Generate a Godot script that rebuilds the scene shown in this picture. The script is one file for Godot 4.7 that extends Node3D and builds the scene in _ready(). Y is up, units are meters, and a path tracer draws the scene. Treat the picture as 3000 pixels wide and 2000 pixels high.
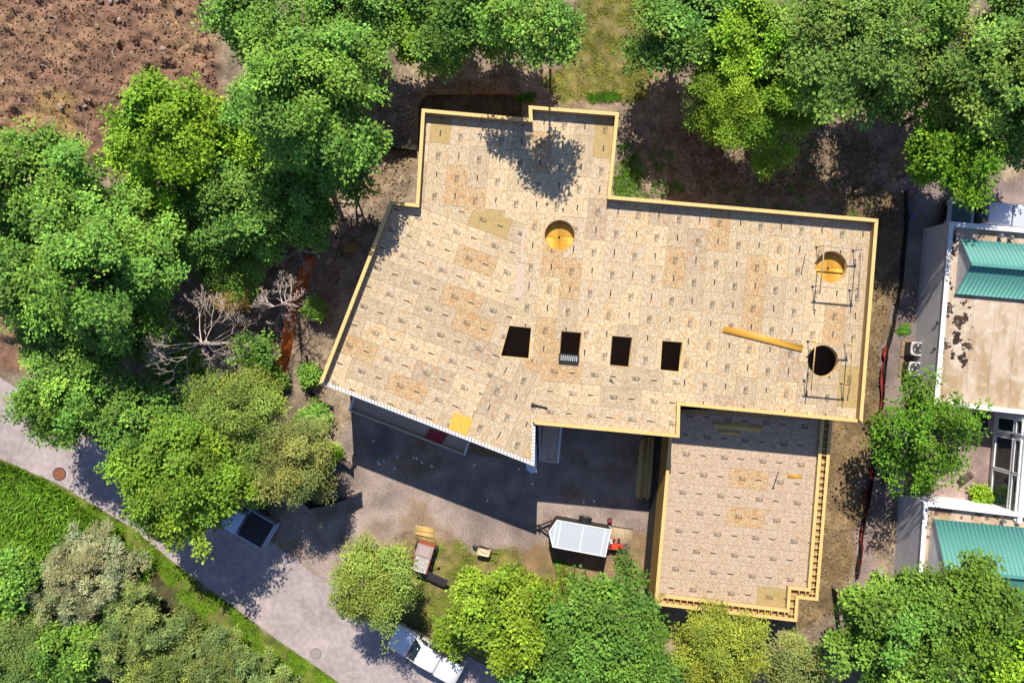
extends Node3D
# A house under construction seen from a drone: y is up, metres, ground near y = 0.

var rng := RandomNumberGenerator.new()
var taken := {}
var M := {}
var house: Node3D
const DECK := 6.35
const LOW := 3.7

# ---------------------------------------------------------------- naming and nodes
func numbered(called: String) -> String:
	var n: int = taken.get(called, 0)
	taken[called] = n + 1
	return called if n == 0 else "%s_%03d" % [called, n]

func part_name(parent: Node, called: String) -> String:
	var key := "n_" + called
	var counts: Dictionary = taken.get(parent.get_instance_id(), {})
	var n: int = counts.get(key, 0)
	counts[key] = n + 1
	taken[parent.get_instance_id()] = counts
	return called if n == 0 else "%s_%03d" % [called, n]

func tag(o: Node, label: String, category: String, group := "", kind := "") -> Node:
	if label != "": o.set_meta("label", label)
	if category != "": o.set_meta("category", category)
	if group != "": o.set_meta("group", group)
	if kind != "": o.set_meta("kind", kind)
	return o

func thing(called: String, label: String, category: String, at := Vector3.ZERO, turn := 0.0, group := "") -> Node3D:
	var o := Node3D.new()
	o.name = numbered(called)
	add_child(o)
	o.position = at
	o.rotation.y = turn
	tag(o, label, category, group)
	return o

func part(called: String, mesh: Mesh, material: Material, parent: Node, xf := Transform3D.IDENTITY) -> MeshInstance3D:
	var o := MeshInstance3D.new()
	o.name = part_name(parent, called)
	o.mesh = mesh
	o.material_override = material
	o.transform = xf
	parent.add_child(o, true)
	return o

func solo(called: String, label: String, category: String, mesh: Mesh, material: Material, xf := Transform3D.IDENTITY, group := "", kind := "") -> MeshInstance3D:
	var o := MeshInstance3D.new()
	o.name = numbered(called)
	o.mesh = mesh
	o.material_override = material
	o.transform = xf
	add_child(o)
	tag(o, label, category, group, kind)
	return o

func structure(called: String, mesh: Mesh, material: Material, xf := Transform3D.IDENTITY) -> MeshInstance3D:
	return solo(called, "", "", mesh, material, xf, "", "structure")

# ---------------------------------------------------------------- shapes
func area2(p: PackedVector2Array) -> float:
	var a := 0.0
	for i in p.size():
		var q := p[(i + 1) % p.size()]
		a += p[i].x * q.y - q.x * p[i].y
	return a * 0.5

func prism(poly_in, y0: float, y1: float, uvt := Transform2D.IDENTITY, bottom := false) -> ArrayMesh:
	# an upright prism over a polygon given as (x, z) points
	var p := PackedVector2Array(poly_in)
	if area2(p) < 0.0: p.reverse()
	var v := PackedVector3Array()
	var n := PackedVector3Array()
	var uv := PackedVector2Array()
	var idx := Geometry2D.triangulate_polygon(p)
	if idx.is_empty():
		for i in range(1, p.size() - 1): idx.append_array(PackedInt32Array([0, i, i + 1]))
	for t in range(0, idx.size(), 3):
		var a := p[idx[t]]
		var b := p[idx[t + 1]]
		var c := p[idx[t + 2]]
		if (b - a).cross(c - a) < 0.0:
			var s := b
			b = c
			c = s
		for q: Vector2 in [a, b, c]:
			v.append(Vector3(q.x, y1, q.y))
			n.append(Vector3.UP)
			uv.append(uvt * q)
		if bottom:
			for q: Vector2 in [a, c, b]:
				v.append(Vector3(q.x, y0, q.y))
				n.append(Vector3.DOWN)
				uv.append(uvt * q)
	for i in p.size():
		var a := p[i]
		var b := p[(i + 1) % p.size()]
		var d := (b - a).normalized()
		var nn := Vector3(d.y, 0, -d.x)
		for q: Array in [[b, y1], [a, y1], [a, y0], [b, y1], [a, y0], [b, y0]]:
			var w: Vector2 = q[0]
			v.append(Vector3(w.x, q[1], w.y))
			n.append(nn)
			uv.append(uvt * w + Vector2(0, (y1 - float(q[1])) * uvt.get_scale().y))
	var arr := []
	arr.resize(Mesh.ARRAY_MAX)
	arr[Mesh.ARRAY_VERTEX] = v
	arr[Mesh.ARRAY_NORMAL] = n
	arr[Mesh.ARRAY_TEX_UV] = uv
	var m := ArrayMesh.new()
	m.add_surface_from_arrays(Mesh.PRIMITIVE_TRIANGLES, arr)
	return m

var _box := BoxMesh.new()
var _cyl := {}

func new_st() -> SurfaceTool:
	var st := SurfaceTool.new()
	st.begin(Mesh.PRIMITIVE_TRIANGLES)
	return st

func add_box(st: SurfaceTool, size: Vector3, at: Vector3, basis := Basis.IDENTITY) -> void:
	st.append_from(_box, 0, Transform3D(basis * Basis.from_scale(size), at))

func cyl_mesh(sides: int, top := 1.0) -> CylinderMesh:
	var key := "%d_%.2f" % [sides, top]
	if not _cyl.has(key):
		var c := CylinderMesh.new()
		c.top_radius = top
		c.bottom_radius = 1.0
		c.height = 1.0
		c.radial_segments = sides
		c.rings = 1
		_cyl[key] = c
	return _cyl[key]

func along(a: Vector3, b: Vector3) -> Basis:
	# y axis runs from a to b
	var y := (b - a).normalized()
	var h := Vector3.UP if absf(y.y) < 0.95 else Vector3.RIGHT
	var x := h.cross(y).normalized()
	var z := x.cross(y).normalized()
	return Basis(x, y, z)

func add_tube(st: SurfaceTool, a: Vector3, b: Vector3, r: float, sides := 8, top := 1.0) -> void:
	var bs := along(a, b)
	var l := (b - a).length()
	st.append_from(cyl_mesh(sides, top), 0, Transform3D(Basis(bs.x * r, bs.y * l, bs.z * r), (a + b) * 0.5))

func add_bar(st: SurfaceTool, a: Vector3, b: Vector3, w: float, h: float) -> void:
	# a square bar from a to b, w wide (level), h high
	var x := (b - a).normalized()
	var z := x.cross(Vector3.UP)
	z = Vector3.BACK if z.length() < 0.01 else z.normalized()
	var y := z.cross(x).normalized()
	st.append_from(_box, 0, Transform3D(Basis(x * (b - a).length(), y * h, z * w), (a + b) * 0.5))

func bar_mesh(l: float, h: float, w: float) -> ArrayMesh:
	# a board along x with small chamfers
	var c := minf(0.006, minf(h, w) * 0.2)
	var st := new_st()
	var prof := [[-w / 2 + c, h / 2], [w / 2 - c, h / 2], [w / 2, h / 2 - c], [w / 2, -h / 2 + c], [w / 2 - c, -h / 2], [-w / 2 + c, -h / 2], [-w / 2, -h / 2 + c], [-w / 2, h / 2 - c]]
	for i in 8:
		var p: Array = prof[i]
		var q: Array = prof[(i + 1) % 8]
		quad(st, Vector3(-l / 2, p[0 + 1], p[0]), Vector3(l / 2, p[1], p[0]), Vector3(l / 2, q[1], q[0]), Vector3(-l / 2, q[1], q[0]))
	for s in [-1.0, 1.0]:
		for i in range(1, 7):
			var a: Array = prof[0]
			var b: Array = prof[i]
			var d: Array = prof[i + 1]
			var t := [Vector3(s * l / 2, a[1], a[0]), Vector3(s * l / 2, b[1], b[0]), Vector3(s * l / 2, d[1], d[0])]
			if s > 0: t.reverse()
			for k in t: st.add_vertex(k)
	st.generate_normals()
	return st.commit()

func quad(st: SurfaceTool, a: Vector3, b: Vector3, c: Vector3, d: Vector3) -> void:
	for k: Vector3 in [a, b, c, a, c, d]: st.add_vertex(k)

func done(st: SurfaceTool, normals := true) -> ArrayMesh:
	if normals: st.generate_normals()
	return st.commit()

func inset(p: PackedVector2Array, by: float) -> PackedVector2Array:
	# every edge moved inwards, corners mitred; p runs clockwise as seen from above
	var out := PackedVector2Array()
	var n := p.size()
	for i in n:
		var d0 := (p[i] - p[(i + n - 1) % n]).normalized()
		var d1 := (p[(i + 1) % n] - p[i]).normalized()
		var n0 := Vector2(-d0.y, d0.x)
		var n1 := Vector2(-d1.y, d1.x)
		var k := 1.0 + n0.dot(n1)
		out.append(p[i] + (n0 + n1) * (by / maxf(k, 0.25)))
	return out

func noise_of(seed_: int, freq: float, oct := 4) -> FastNoiseLite:
	var f := FastNoiseLite.new()
	f.seed = seed_
	f.frequency = freq
	f.fractal_octaves = oct
	return f

# ---------------------------------------------------------------- materials
func mat(c: Color, rough := 0.8, metal := 0.0, spec := 0.5) -> StandardMaterial3D:
	var m := StandardMaterial3D.new()
	m.albedo_color = c.linear_to_srgb()
	m.roughness = rough
	m.metallic = metal
	m.metallic_specular = spec
	return m

func tex_mat(c: Color, tex: Texture2D, rough: float, scale := 0.0, world := true) -> StandardMaterial3D:
	var m := mat(c, rough)
	m.albedo_texture = tex
	if scale > 0.0:
		m.uv1_triplanar = true
		m.uv1_world_triplanar = world
		m.uv1_scale = Vector3.ONE * scale
	return m

func tex_of(w: int, h: int, data: PackedByteArray) -> ImageTexture:
	return ImageTexture.create_from_image(Image.create_from_data(w, h, false, Image.FORMAT_RGB8, data))

func stroke(img: Image, x: float, y: float, ang: float, l: float, wd: float, c: Color) -> void:
	var w := img.get_width()
	var h := img.get_height()
	var d := Vector2(cos(ang), sin(ang))
	var k := Vector2(-d.y, d.x)
	for i in int(l):
		for j in int(wd):
			var q := Vector2(x, y) + d * i + k * j
			img.set_pixel(posmod(int(q.x), w), posmod(int(q.y), h), c)

const GLYPH := {"G": ["01110", "10001", "10000", "10111", "10001", "10001", "01110"], "O": ["01110", "10001", "10001", "10001", "10001", "10001", "01110"], "L": ["10000", "10000", "10000", "10000", "10000", "10000", "11111"], "D": ["11110", "10001", "10001", "10001", "10001", "10001", "11110"]}

func osb_texture(seed_: int, base: Color, spread: float, stain: float, marks: bool) -> ImageTexture:
	# one 2.44 x 1.22 m sheet: wood flakes, weather stains and the printed mark
	var r := RandomNumberGenerator.new()
	r.seed = seed_
	var w := 512
	var h := 256
	var img := Image.create(w, h, false, Image.FORMAT_RGB8)
	img.fill(base)
	for i in 2000:
		var t := r.randf_range(-1, 1)
		var c := base
		if t < -0.55: c = base.lerp(Color(0.46, 0.33, 0.21), spread * r.randf_range(0.4, 1.0))
		elif t < 0.25: c = base.lerp(Color(0.80, 0.68, 0.52), spread * r.randf_range(0.2, 0.8))
		else: c = base.lerp(Color(1.0, 0.96, 0.88), spread * r.randf_range(0.2, 0.9))
		stroke(img, r.randf() * w, r.randf() * h, r.randfn(0.0, 0.75), r.randf_range(10, 34), r.randf_range(2, 7), c)
	var f := noise_of(seed_ + 7, 0.011, 3)
	var g := noise_of(seed_ + 19, 0.05, 3)
	var orange := Color(0.80, 0.62, 0.40)
	var grey := Color(0.60, 0.53, 0.49)
	for y in h:
		for x in w:
			var k := clampf((f.get_noise_2d(x, y) - 0.12 + g.get_noise_2d(x, y) * 0.45) * 1.8, 0, 1) * stain
			var c := img.get_pixel(x, y)
			c = c.lerp(c * orange * 1.3, k * 0.6)
			var k2 := clampf((f.get_noise_2d(x + 900, y + 300) - 0.1) * 2.0, 0, 1)
			img.set_pixel(x, y, c.lerp(c * grey * 1.6, k2 * 0.35))
	for i in 26:
		stroke(img, 85.0 * (i % 6) + 44 + r.randf_range(-2, 2), r.randf() * h, 0, 2, 2, Color(0.30, 0.22, 0.17))
	for i in 14:
		stroke(img, r.randf() * w, r.randf() * h, r.randf() * 3.0, r.randf_range(2, 7), 2, Color(0.36, 0.26, 0.19))
	if marks:
		var ink := Color(0.13, 0.095, 0.085)
		var ox := 108
		var oy := 102
		img.fill_rect(Rect2i(ox, oy, 70, 5), ink)
		img.fill_rect(Rect2i(ox, oy + 11, 50, 4), ink)
		img.fill_rect(Rect2i(ox, oy + 47, 104, 3), ink)
		img.fill_rect(Rect2i(ox + 66, oy + 4, 38, 4), ink)
		img.fill_rect(Rect2i(ox + 101, oy + 4, 3, 46), ink)
		for li in 4:
			var rows: Array = GLYPH["GOLD"[li]]
			for a in 7:
				for b in 5:
					if rows[a][b] == "1": img.fill_rect(Rect2i(ox + 14 + li * 21 + b * 4 + (6 - a) / 2, oy + 18 + a * 4, 5, 4), ink)
		var sx := 352
		var sy := 120
		for i in 11:
			img.fill_rect(Rect2i(sx + i * 7, sy + (i % 3), 7, 15 - (i * 5) % 4), ink)
		for i in 9:
			img.fill_rect(Rect2i(230 + i * 9, 60, 4, 2), Color(0.45, 0.34, 0.27))
			img.fill_rect(Rect2i(20 + i * 9, 196, 4, 2), Color(0.45, 0.34, 0.27))
	return ImageTexture.create_from_image(img)

func grain_texture(seed_: int, dark: Color, light: Color, freq := 0.02, stretch := 9.0, w := 512, h := 256) -> ImageTexture:
	# streaks along u
	var f := noise_of(seed_, freq, 4)
	var d := PackedByteArray()
	d.resize(w * h * 3)
	var k := 0
	for y in h:
		for x in w:
			var t := clampf(f.get_noise_2d(x, y * stretch) * 0.9 + 0.5, 0, 1)
			var c := dark.lerp(light, t)
			d[k] = int(c.r * 255)
			d[k + 1] = int(c.g * 255)
			d[k + 2] = int(c.b * 255)
			k += 3
	return tex_of(w, h, d)

func mottle_texture(seed_: int, w: int, freqs: Array, lo: Color, hi: Color, grains := 0, grain_lo := Color.BLACK, grain_hi := Color.WHITE, gl := 3.0, gw := 2.0) -> ImageTexture:
	# layered noise that tiles, with grains strewn over it
	var imgs := []
	for i in freqs.size():
		imgs.append(noise_of(seed_ + i, freqs[i], 3).get_seamless_image(w, w, false, false, 0.15).get_data())
	var d := PackedByteArray()
	d.resize(w * w * 3)
	var k := 0
	for i in w * w:
		var t := 0.0
		for im: PackedByteArray in imgs: t += im[i]
		t = clampf((t / (255.0 * imgs.size()) - 0.5) * 1.7 + 0.5, 0, 1)
		var c := lo.lerp(hi, t)
		d[k] = int(c.r * 255)
		d[k + 1] = int(c.g * 255)
		d[k + 2] = int(c.b * 255)
		k += 3
	var img := Image.create_from_data(w, w, false, Image.FORMAT_RGB8, d)
	var r := RandomNumberGenerator.new()
	r.seed = seed_
	for i in grains:
		stroke(img, r.randf() * w, r.randf() * w, r.randf() * TAU, r.randf_range(1.5, gl * 1.6), r.randf_range(1.2, gw * 1.6), grain_lo.lerp(grain_hi, pow(r.randf(), 1.6)))
	return ImageTexture.create_from_image(img)

func make_materials() -> void:
	var pale := Color(0.785, 0.725, 0.605)
	M.osb = []
	for i in 6:
		var tb: float = [0.935, 1.0, 1.06, 0.975, 0.90, 1.03][i]
		var tint := Color(tb * 1.005, tb * (0.985 + 0.01 * (i % 2)), tb * (0.95 + 0.025 * ((i + 1) % 3)))
		M.osb.append(tex_mat(Color(0.74, 0.74, 0.74), osb_texture(100 + i, pale * tint, 0.75, [0.35, 0.7, 0.25, 0.6, 1.0, 1.0][i], true), 0.85))
	M.osb_brown = []
	for i in 2:
		M.osb_brown.append(tex_mat(Color(0.72, 0.72, 0.72), osb_texture(140 + i, Color(0.765, 0.645, 0.465), 0.85, 1.0, true), 0.85))
	M.osb_olive = tex_mat(Color(0.66, 0.66, 0.66), osb_texture(150, Color(0.755, 0.655, 0.42), 0.28, 0.3, true), 0.8)
	M.osb_plain = tex_mat(Color(0.66, 0.66, 0.66), osb_texture(160, Color(0.80, 0.66, 0.42), 0.6, 0.8, false), 0.85, 0.41)
	M.osb_low = []
	for i in 3:
		M.osb_low.append(tex_mat(Color(0.70, 0.70, 0.70), osb_texture(170 + i, Color(0.785, 0.695, 0.605), 0.7, 0.25 + 0.12 * i, true), 0.85))
	M.plank_tex = grain_texture(31, Color(0.80, 0.66, 0.40), Color(0.97, 0.88, 0.66), 0.02, 10.0)
	M.grey_tex = grain_texture(33, Color(0.70, 0.68, 0.66), Color(0.98, 0.96, 0.94), 0.02, 10.0)
	M.lumber = tex_mat(Color(0.74, 0.70, 0.58), M.plank_tex, 0.75, 0.6, false)
	M.plate = tex_mat(Color(0.80, 0.75, 0.64), M.plank_tex, 0.75, 0.6, true)
	M.lumber_old = tex_mat(Color(0.40, 0.30, 0.24), M.grey_tex, 0.85, 0.6, false)
	M.lumber_grey = tex_mat(Color(0.68, 0.55, 0.46), M.grey_tex, 0.85, 0.6, false)
	M.lvl = tex_mat(Color(0.74, 0.52, 0.12), M.plank_tex, 0.6, 0.8, false)
	M.ply = tex_mat(Color(0.86, 0.62, 0.18), M.plank_tex, 0.7, 0.5, false)
	M.ply_tan = tex_mat(Color(0.47, 0.37, 0.25), M.grey_tex, 0.75, 0.5, false)
	M.sheath = tex_mat(Color(0.44, 0.33, 0.13), M.plank_tex, 0.8, 0.4, true)
	M.dark_wood = tex_mat(Color(0.14, 0.10, 0.075), M.grey_tex, 0.9, 0.5, true)
	M.inside = tex_mat(Color(0.56, 0.42, 0.30), M.grey_tex, 0.95, 0.4)
	M.wrap = mat(Color(0.55, 0.58, 0.62), 0.6)
	var hatch := Image.create(64, 32, false, Image.FORMAT_RGB8)
	hatch.fill(Color(0.93, 0.93, 0.92))
	for i in 3:
		for k in 26: hatch.fill_rect(Rect2i(posmod(8 + i * 21 + k / 3, 64), 3 + k, 5, 1), Color(0.45, 0.47, 0.52))
	M.hatched = tex_mat(Color(0.68, 0.68, 0.68), ImageTexture.create_from_image(hatch), 0.6)
	M.asphalt_tex = mottle_texture(51, 1024, [0.004, 0.02, 0.3], Color(0.62, 0.60, 0.60), Color(0.86, 0.83, 0.83), 16000, Color(0.5, 0.48, 0.48), Color(0.98, 0.95, 0.95), 2, 2)
	M.asphalt = tex_mat(Color(0.62, 0.565, 0.55), M.asphalt_tex, 0.9, 0.09)
	M.bark = tex_mat(Color(0.40, 0.34, 0.29), grain_texture(61, Color(0.35, 0.30, 0.27), Color(0.8, 0.74, 0.68), 0.05, 3.0, 256, 256), 0.95, 1.5)
	M.bare = tex_mat(Color(0.74, 0.68, 0.66), grain_texture(62, Color(0.6, 0.55, 0.52), Color(1, 0.97, 0.94), 0.05, 3.0, 256, 256), 0.9, 2.0)
	M.white = mat(Color(0.66, 0.66, 0.66), 0.45)
	M.stucco = tex_mat(Color(0.76, 0.76, 0.78), mottle_texture(71, 512, [0.01, 0.06], Color(0.86, 0.86, 0.86), Color(0.96, 0.96, 0.96)), 0.85, 0.3)
	M.black = mat(Color(0.012, 0.012, 0.014), 0.5)
	M.black_matt = mat(Color(0.02, 0.02, 0.022), 0.85)
	M.rubber = mat(Color(0.018, 0.018, 0.018), 0.85)
	M.steel = mat(Color(0.42, 0.43, 0.45), 0.4, 0.8)
	M.dark_steel = mat(Color(0.06, 0.055, 0.06), 0.5, 0.5)
	M.rust = tex_mat(Color(0.36, 0.13, 0.06), mottle_texture(72, 256, [0.03, 0.2], Color(0.5, 0.5, 0.5), Color(1, 1, 1)), 0.9, 1.0)
	M.glass = mat(Color(0.015, 0.03, 0.035), 0.06, 0.0, 0.6)
	M.red = mat(Color(0.55, 0.03, 0.02), 0.5)
	M.maroon = mat(Color(0.30, 0.02, 0.035), 0.7)
	M.blue = mat(Color(0.03, 0.12, 0.42), 0.5)
	M.yellow = mat(Color(0.80, 0.62, 0.04), 0.5)
	M.stone = tex_mat(Color(0.50, 0.36, 0.23), mottle_texture(73, 512, [0.01, 0.05, 0.2], Color(0.45, 0.43, 0.40), Color(0.95, 0.92, 0.88), 900, Color(0.3, 0.28, 0.25), Color(1, 0.97, 0.92)), 0.92, 0.6)
	M.stone_pale = tex_mat(Color(0.66, 0.54, 0.50), M.stone.albedo_texture, 0.9, 0.7)
	M.soil_tex = mottle_texture(81, 1024, [0.006, 0.03, 0.12], Color(0.46, 0.44, 0.42), Color(0.96, 0.94, 0.92), 5200, Color(0.28, 0.25, 0.22), Color(1, 0.98, 0.95), 4, 2)
	M.gravel_tex = mottle_texture(82, 1024, [0.004, 0.05, 0.3], Color(0.58, 0.56, 0.55), Color(0.92, 0.90, 0.89), 15000, Color(0.40, 0.37, 0.36), Color(1, 0.99, 0.98), 3, 2.4)
	M.grass_tex = mottle_texture(83, 1024, [0.008, 0.06, 0.25], Color(0.40, 0.42, 0.38), Color(0.98, 0.98, 0.90), 9000, Color(0.35, 0.38, 0.30), Color(1, 1, 0.9), 9, 1.3)

# ---------------------------------------------------------------- setting
var zone_polys := []
var road_poly := PackedVector2Array()
var jitter: FastNoiseLite
var lump: FastNoiseLite
var fine: FastNoiseLite
const ZONES := ["soil_ground", "gravel_yard", "lawn", "red_clearing", "forest_floor", "grass_verge", "tan_soil", "side_gravel", "courtyard_paving", "ground_cover_bed", "mud_track"]

func zone_at(x: float, z: float) -> int:
	var q := Vector2(x + jitter.get_noise_2d(x, z) * 0.9, z + jitter.get_noise_2d(x + 70, z - 30) * 0.9)
	for e: Array in zone_polys:
		var box: Rect2 = e[2]
		if box.has_point(q) and Geometry2D.is_point_in_polygon(q, e[1]): return e[0]
	return 0

const ZONE_COLOR := [Color(0.54, 0.44, 0.33), Color(0.52, 0.435, 0.39), Color(0.34, 0.30, 0.085), Color(0.40, 0.235, 0.155), Color(0.41, 0.33, 0.25), Color(0.20, 0.27, 0.03), Color(0.42, 0.285, 0.15), Color(0.37, 0.30, 0.28), Color(0.56, 0.43, 0.385), Color(0.13, 0.115, 0.05), Color(0.36, 0.26, 0.13)]
const ZONE_RELIEF := [0.07, 0.025, 0.05, 0.55, 0.14, 0.04, 0.04, 0.03, 0.0, 0.1, 0.13]

func ground_height(x: float, z: float, zn: int) -> float:
	var a: float = ZONE_RELIEF[zn]
	var h := a * (0.45 + 0.5 * lump.get_noise_2d(x, z) + 0.35 * fine.get_noise_2d(x, z))
	if zn == 3 and z < 0:
		var n1 := lump.get_noise_2d(x * 3.0 + 11, z * 4.0)
		h -= 0.3 * smoothstep(0.26, 0.46, lump.get_noise_2d(x * 2.2 - 40, z * 3.4))
		h += 0.3 + 0.26 * maxf(n1, -0.1) + 0.13 * absf(fine.get_noise_2d(x * 1.7, z * 2.3))
	elif zn == 10:
		h += 0.08 * sin(x * 5.0 + 1.6 * lump.get_noise_2d(x, z * 0.4)) * clampf(0.6 + lump.get_noise_2d(x * 2, z), 0, 1) + 0.12 * absf(fine.get_noise_2d(x * 1.5, z * 1.5))
	elif zn == 0:
		h += 0.1 * absf(fine.get_noise_2d(x * 1.5, z * 1.5))
	var pit := Vector2(maxf(absf(x + 2.9) - 2.6, 0), maxf(absf(z + 14.9) - 1.2, 0)).length()
	return h - 0.9 * smoothstep(1.5, 0.2, pit)

func make_ground() -> void:
	jitter = noise_of(5, 0.35, 3)
	lump = noise_of(6, 0.22, 4)
	fine = noise_of(8, 1.1, 3)
	var tone := noise_of(9, 0.12, 4)
	road_poly = PackedVector2Array([Vector2(-51.700, -5.640), Vector2(-42.300, -1.645), Vector2(-35.250, 2.467), Vector2(-31.490, 5.053), Vector2(-26.320, 8.578), Vector2(-22.090, 11.045), Vector2(-19.270, 12.455), Vector2(-16.450, 13.865), Vector2(-13.395, 16.215), Vector2(-10.340, 18.212), Vector2(-7.050, 19.858), Vector2(-3.995, 21.150), Vector2(0.470, 23.500), Vector2(14.100, 31.255), Vector2(9.400, 36.660), Vector2(-6.110, 26.790), Vector2(-11.750, 23.617), Vector2(-16.215, 20.492), Vector2(-20.210, 17.508), Vector2(-23.500, 15.040), Vector2(-26.203, 12.807), Vector2(-31.255, 9.823), Vector2(-35.250, 8.107), Vector2(-42.300, 4.700), Vector2(-51.700, 0.235)])
	var zp := [
		[8, [Vector2(28.905, 3.525), Vector2(34.898, 4.230), Vector2(34.898, 12.220), Vector2(26.790, 11.045), Vector2(26.790, 8.930), Vector2(28.200, 4.700)]],
		[7, [Vector2(27.142, -12.220), Vector2(30.550, -10.810), Vector2(44.650, -12.220), Vector2(44.650, -5.640), Vector2(28.670, -5.640), Vector2(27.965, 1.175), Vector2(27.025, 7.050), Vector2(26.320, 9.400), Vector2(25.145, 14.100), Vector2(24.440, 17.860), Vector2(23.265, 16.450), Vector2(24.440, 9.400), Vector2(25.380, 1.880), Vector2(26.085, -1.175), Vector2(26.790, -4.700)]],
		[1, [Vector2(-11.280, 4.700), Vector2(11.515, 4.230), Vector2(11.515, 9.870), Vector2(9.870, 11.280), Vector2(9.518, 13.160), Vector2(7.755, 12.807), Vector2(7.050, 13.160), Vector2(2.350, 13.630), Vector2(0.470, 14.382), Vector2(-3.995, 14.100), Vector2(-7.050, 12.807), Vector2(-9.165, 14.335), Vector2(-11.280, 16.450), Vector2(-12.690, 17.508), Vector2(-15.040, 15.510), Vector2(-16.920, 13.630), Vector2(-16.685, 11.985), Vector2(-13.395, 10.810), Vector2(-11.633, 9.165), Vector2(-11.750, 7.050)]],
		[6, [Vector2(0.352, 14.217), Vector2(2.585, 13.512), Vector2(7.050, 13.043), Vector2(10.810, 11.515), Vector2(10.810, 21.150), Vector2(4.700, 18.800), Vector2(1.410, 17.860)]],
		[2, [Vector2(4.465, -32.900), Vector2(12.220, -32.900), Vector2(10.810, -22.090), Vector2(10.105, -19.035), Vector2(9.635, -17.155), Vector2(8.225, -16.332), Vector2(4.700, -16.450), Vector2(2.585, -16.685), Vector2(2.350, -17.860), Vector2(4.230, -19.505)]],
		[2, [Vector2(-7.990, 14.100), Vector2(-5.640, 13.277), Vector2(-0.470, 14.217), Vector2(0.940, 15.275), Vector2(1.410, 18.330), Vector2(5.640, 19.505), Vector2(0.000, 25.850), Vector2(-6.110, 21.150), Vector2(-8.930, 18.800)]],
		[5, [Vector2(-51.700, 0.000), Vector2(-42.300, 4.465), Vector2(-35.250, 7.872), Vector2(-31.255, 9.635), Vector2(-26.203, 12.690), Vector2(-23.500, 14.922), Vector2(-20.210, 17.390), Vector2(-16.215, 20.351), Vector2(-11.750, 23.500), Vector2(-7.520, 26.085), Vector2(-14.100, 25.850), Vector2(-18.330, 22.325), Vector2(-21.150, 20.210), Vector2(-22.560, 18.565), Vector2(-23.970, 16.215), Vector2(-27.025, 13.630), Vector2(-30.550, 11.045), Vector2(-33.370, 9.165), Vector2(-35.250, 8.578), Vector2(-51.700, 1.410)]],
		[9, [Vector2(-51.700, 1.175), Vector2(-35.250, 8.507), Vector2(-33.370, 9.118), Vector2(-30.550, 10.928), Vector2(-27.025, 13.512), Vector2(-23.970, 16.215), Vector2(-21.150, 20.210), Vector2(-18.330, 22.325), Vector2(-14.100, 25.850), Vector2(-14.100, 35.250), Vector2(-51.700, 35.250)]],
		[3, [Vector2(-51.700, -35.250), Vector2(-22.090, -35.250), Vector2(-20.915, -22.090), Vector2(-19.740, -17.625), Vector2(-18.800, -15.275), Vector2(-22.090, -13.395), Vector2(-25.380, -12.455), Vector2(-28.200, -12.220), Vector2(-31.255, -12.220), Vector2(-35.250, -13.160), Vector2(-51.700, -14.100)]],
		[3, [Vector2(-51.700, -2.820), Vector2(-35.250, -1.880), Vector2(-32.430, -0.940), Vector2(-31.960, 1.410), Vector2(-34.545, 2.232), Vector2(-37.600, 1.410), Vector2(-51.700, -5.640)]],
		[4, [Vector2(-51.700, -14.570), Vector2(-28.200, -13.160), Vector2(-18.800, -15.745), Vector2(-20.210, -21.150), Vector2(-17.390, -32.900), Vector2(4.700, -32.900), Vector2(3.290, -20.445), Vector2(-2.350, -18.800), Vector2(-7.520, -20.680), Vector2(-8.225, -16.450), Vector2(-10.340, -13.160), Vector2(-11.515, -8.930), Vector2(-12.690, -5.640), Vector2(-13.160, 0.000), Vector2(-14.100, 4.230), Vector2(-12.690, 6.815), Vector2(-13.395, 10.340), Vector2(-17.390, 11.280), Vector2(-21.150, 11.045), Vector2(-27.495, 7.520), Vector2(-32.900, 3.525), Vector2(-31.960, 0.235), Vector2(-35.250, -2.350), Vector2(-51.700, -3.290)]],
		[4, [Vector2(10.810, -32.900), Vector2(47.000, -32.900), Vector2(47.000, -12.455), Vector2(31.725, -11.750), Vector2(28.200, -13.630), Vector2(24.910, -15.745), Vector2(20.680, -16.450), Vector2(15.275, -15.745), Vector2(11.985, -16.450), Vector2(10.575, -19.975)]],
		[4, [Vector2(21.620, 19.270), Vector2(28.200, 16.450), Vector2(47.000, 17.625), Vector2(47.000, 35.250), Vector2(9.400, 35.250), Vector2(10.810, 21.150), Vector2(16.450, 21.150)]],
		[10, [Vector2(21.150, -10.340), Vector2(25.850, -10.810), Vector2(27.025, -8.930), Vector2(26.790, -4.700), Vector2(25.615, 0.000), Vector2(24.910, 5.875), Vector2(24.205, 11.750), Vector2(23.030, 17.625), Vector2(22.090, 23.030), Vector2(18.330, 23.030), Vector2(19.505, 18.330), Vector2(20.680, 11.750), Vector2(21.620, 4.700), Vector2(23.500, -2.350), Vector2(24.440, -7.050)]],
	]
	for e: Array in zp:
		var p := PackedVector2Array(e[1])
		var b := Rect2(p[0], Vector2.ZERO)
		for q in p: b = b.expand(q)
		zone_polys.append([e[0], p, b])
	var cs := 0.22
	var nx := 410
	var nz := 300
	var x0 := -nx * cs / 2
	var z0 := -nz * cs / 2
	var zn := PackedByteArray()
	zn.resize((nx + 1) * (nz + 1))
	var hs := PackedFloat32Array()
	hs.resize((nx + 1) * (nz + 1))
	var cols := PackedColorArray()
	cols.resize((nx + 1) * (nz + 1))
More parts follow.
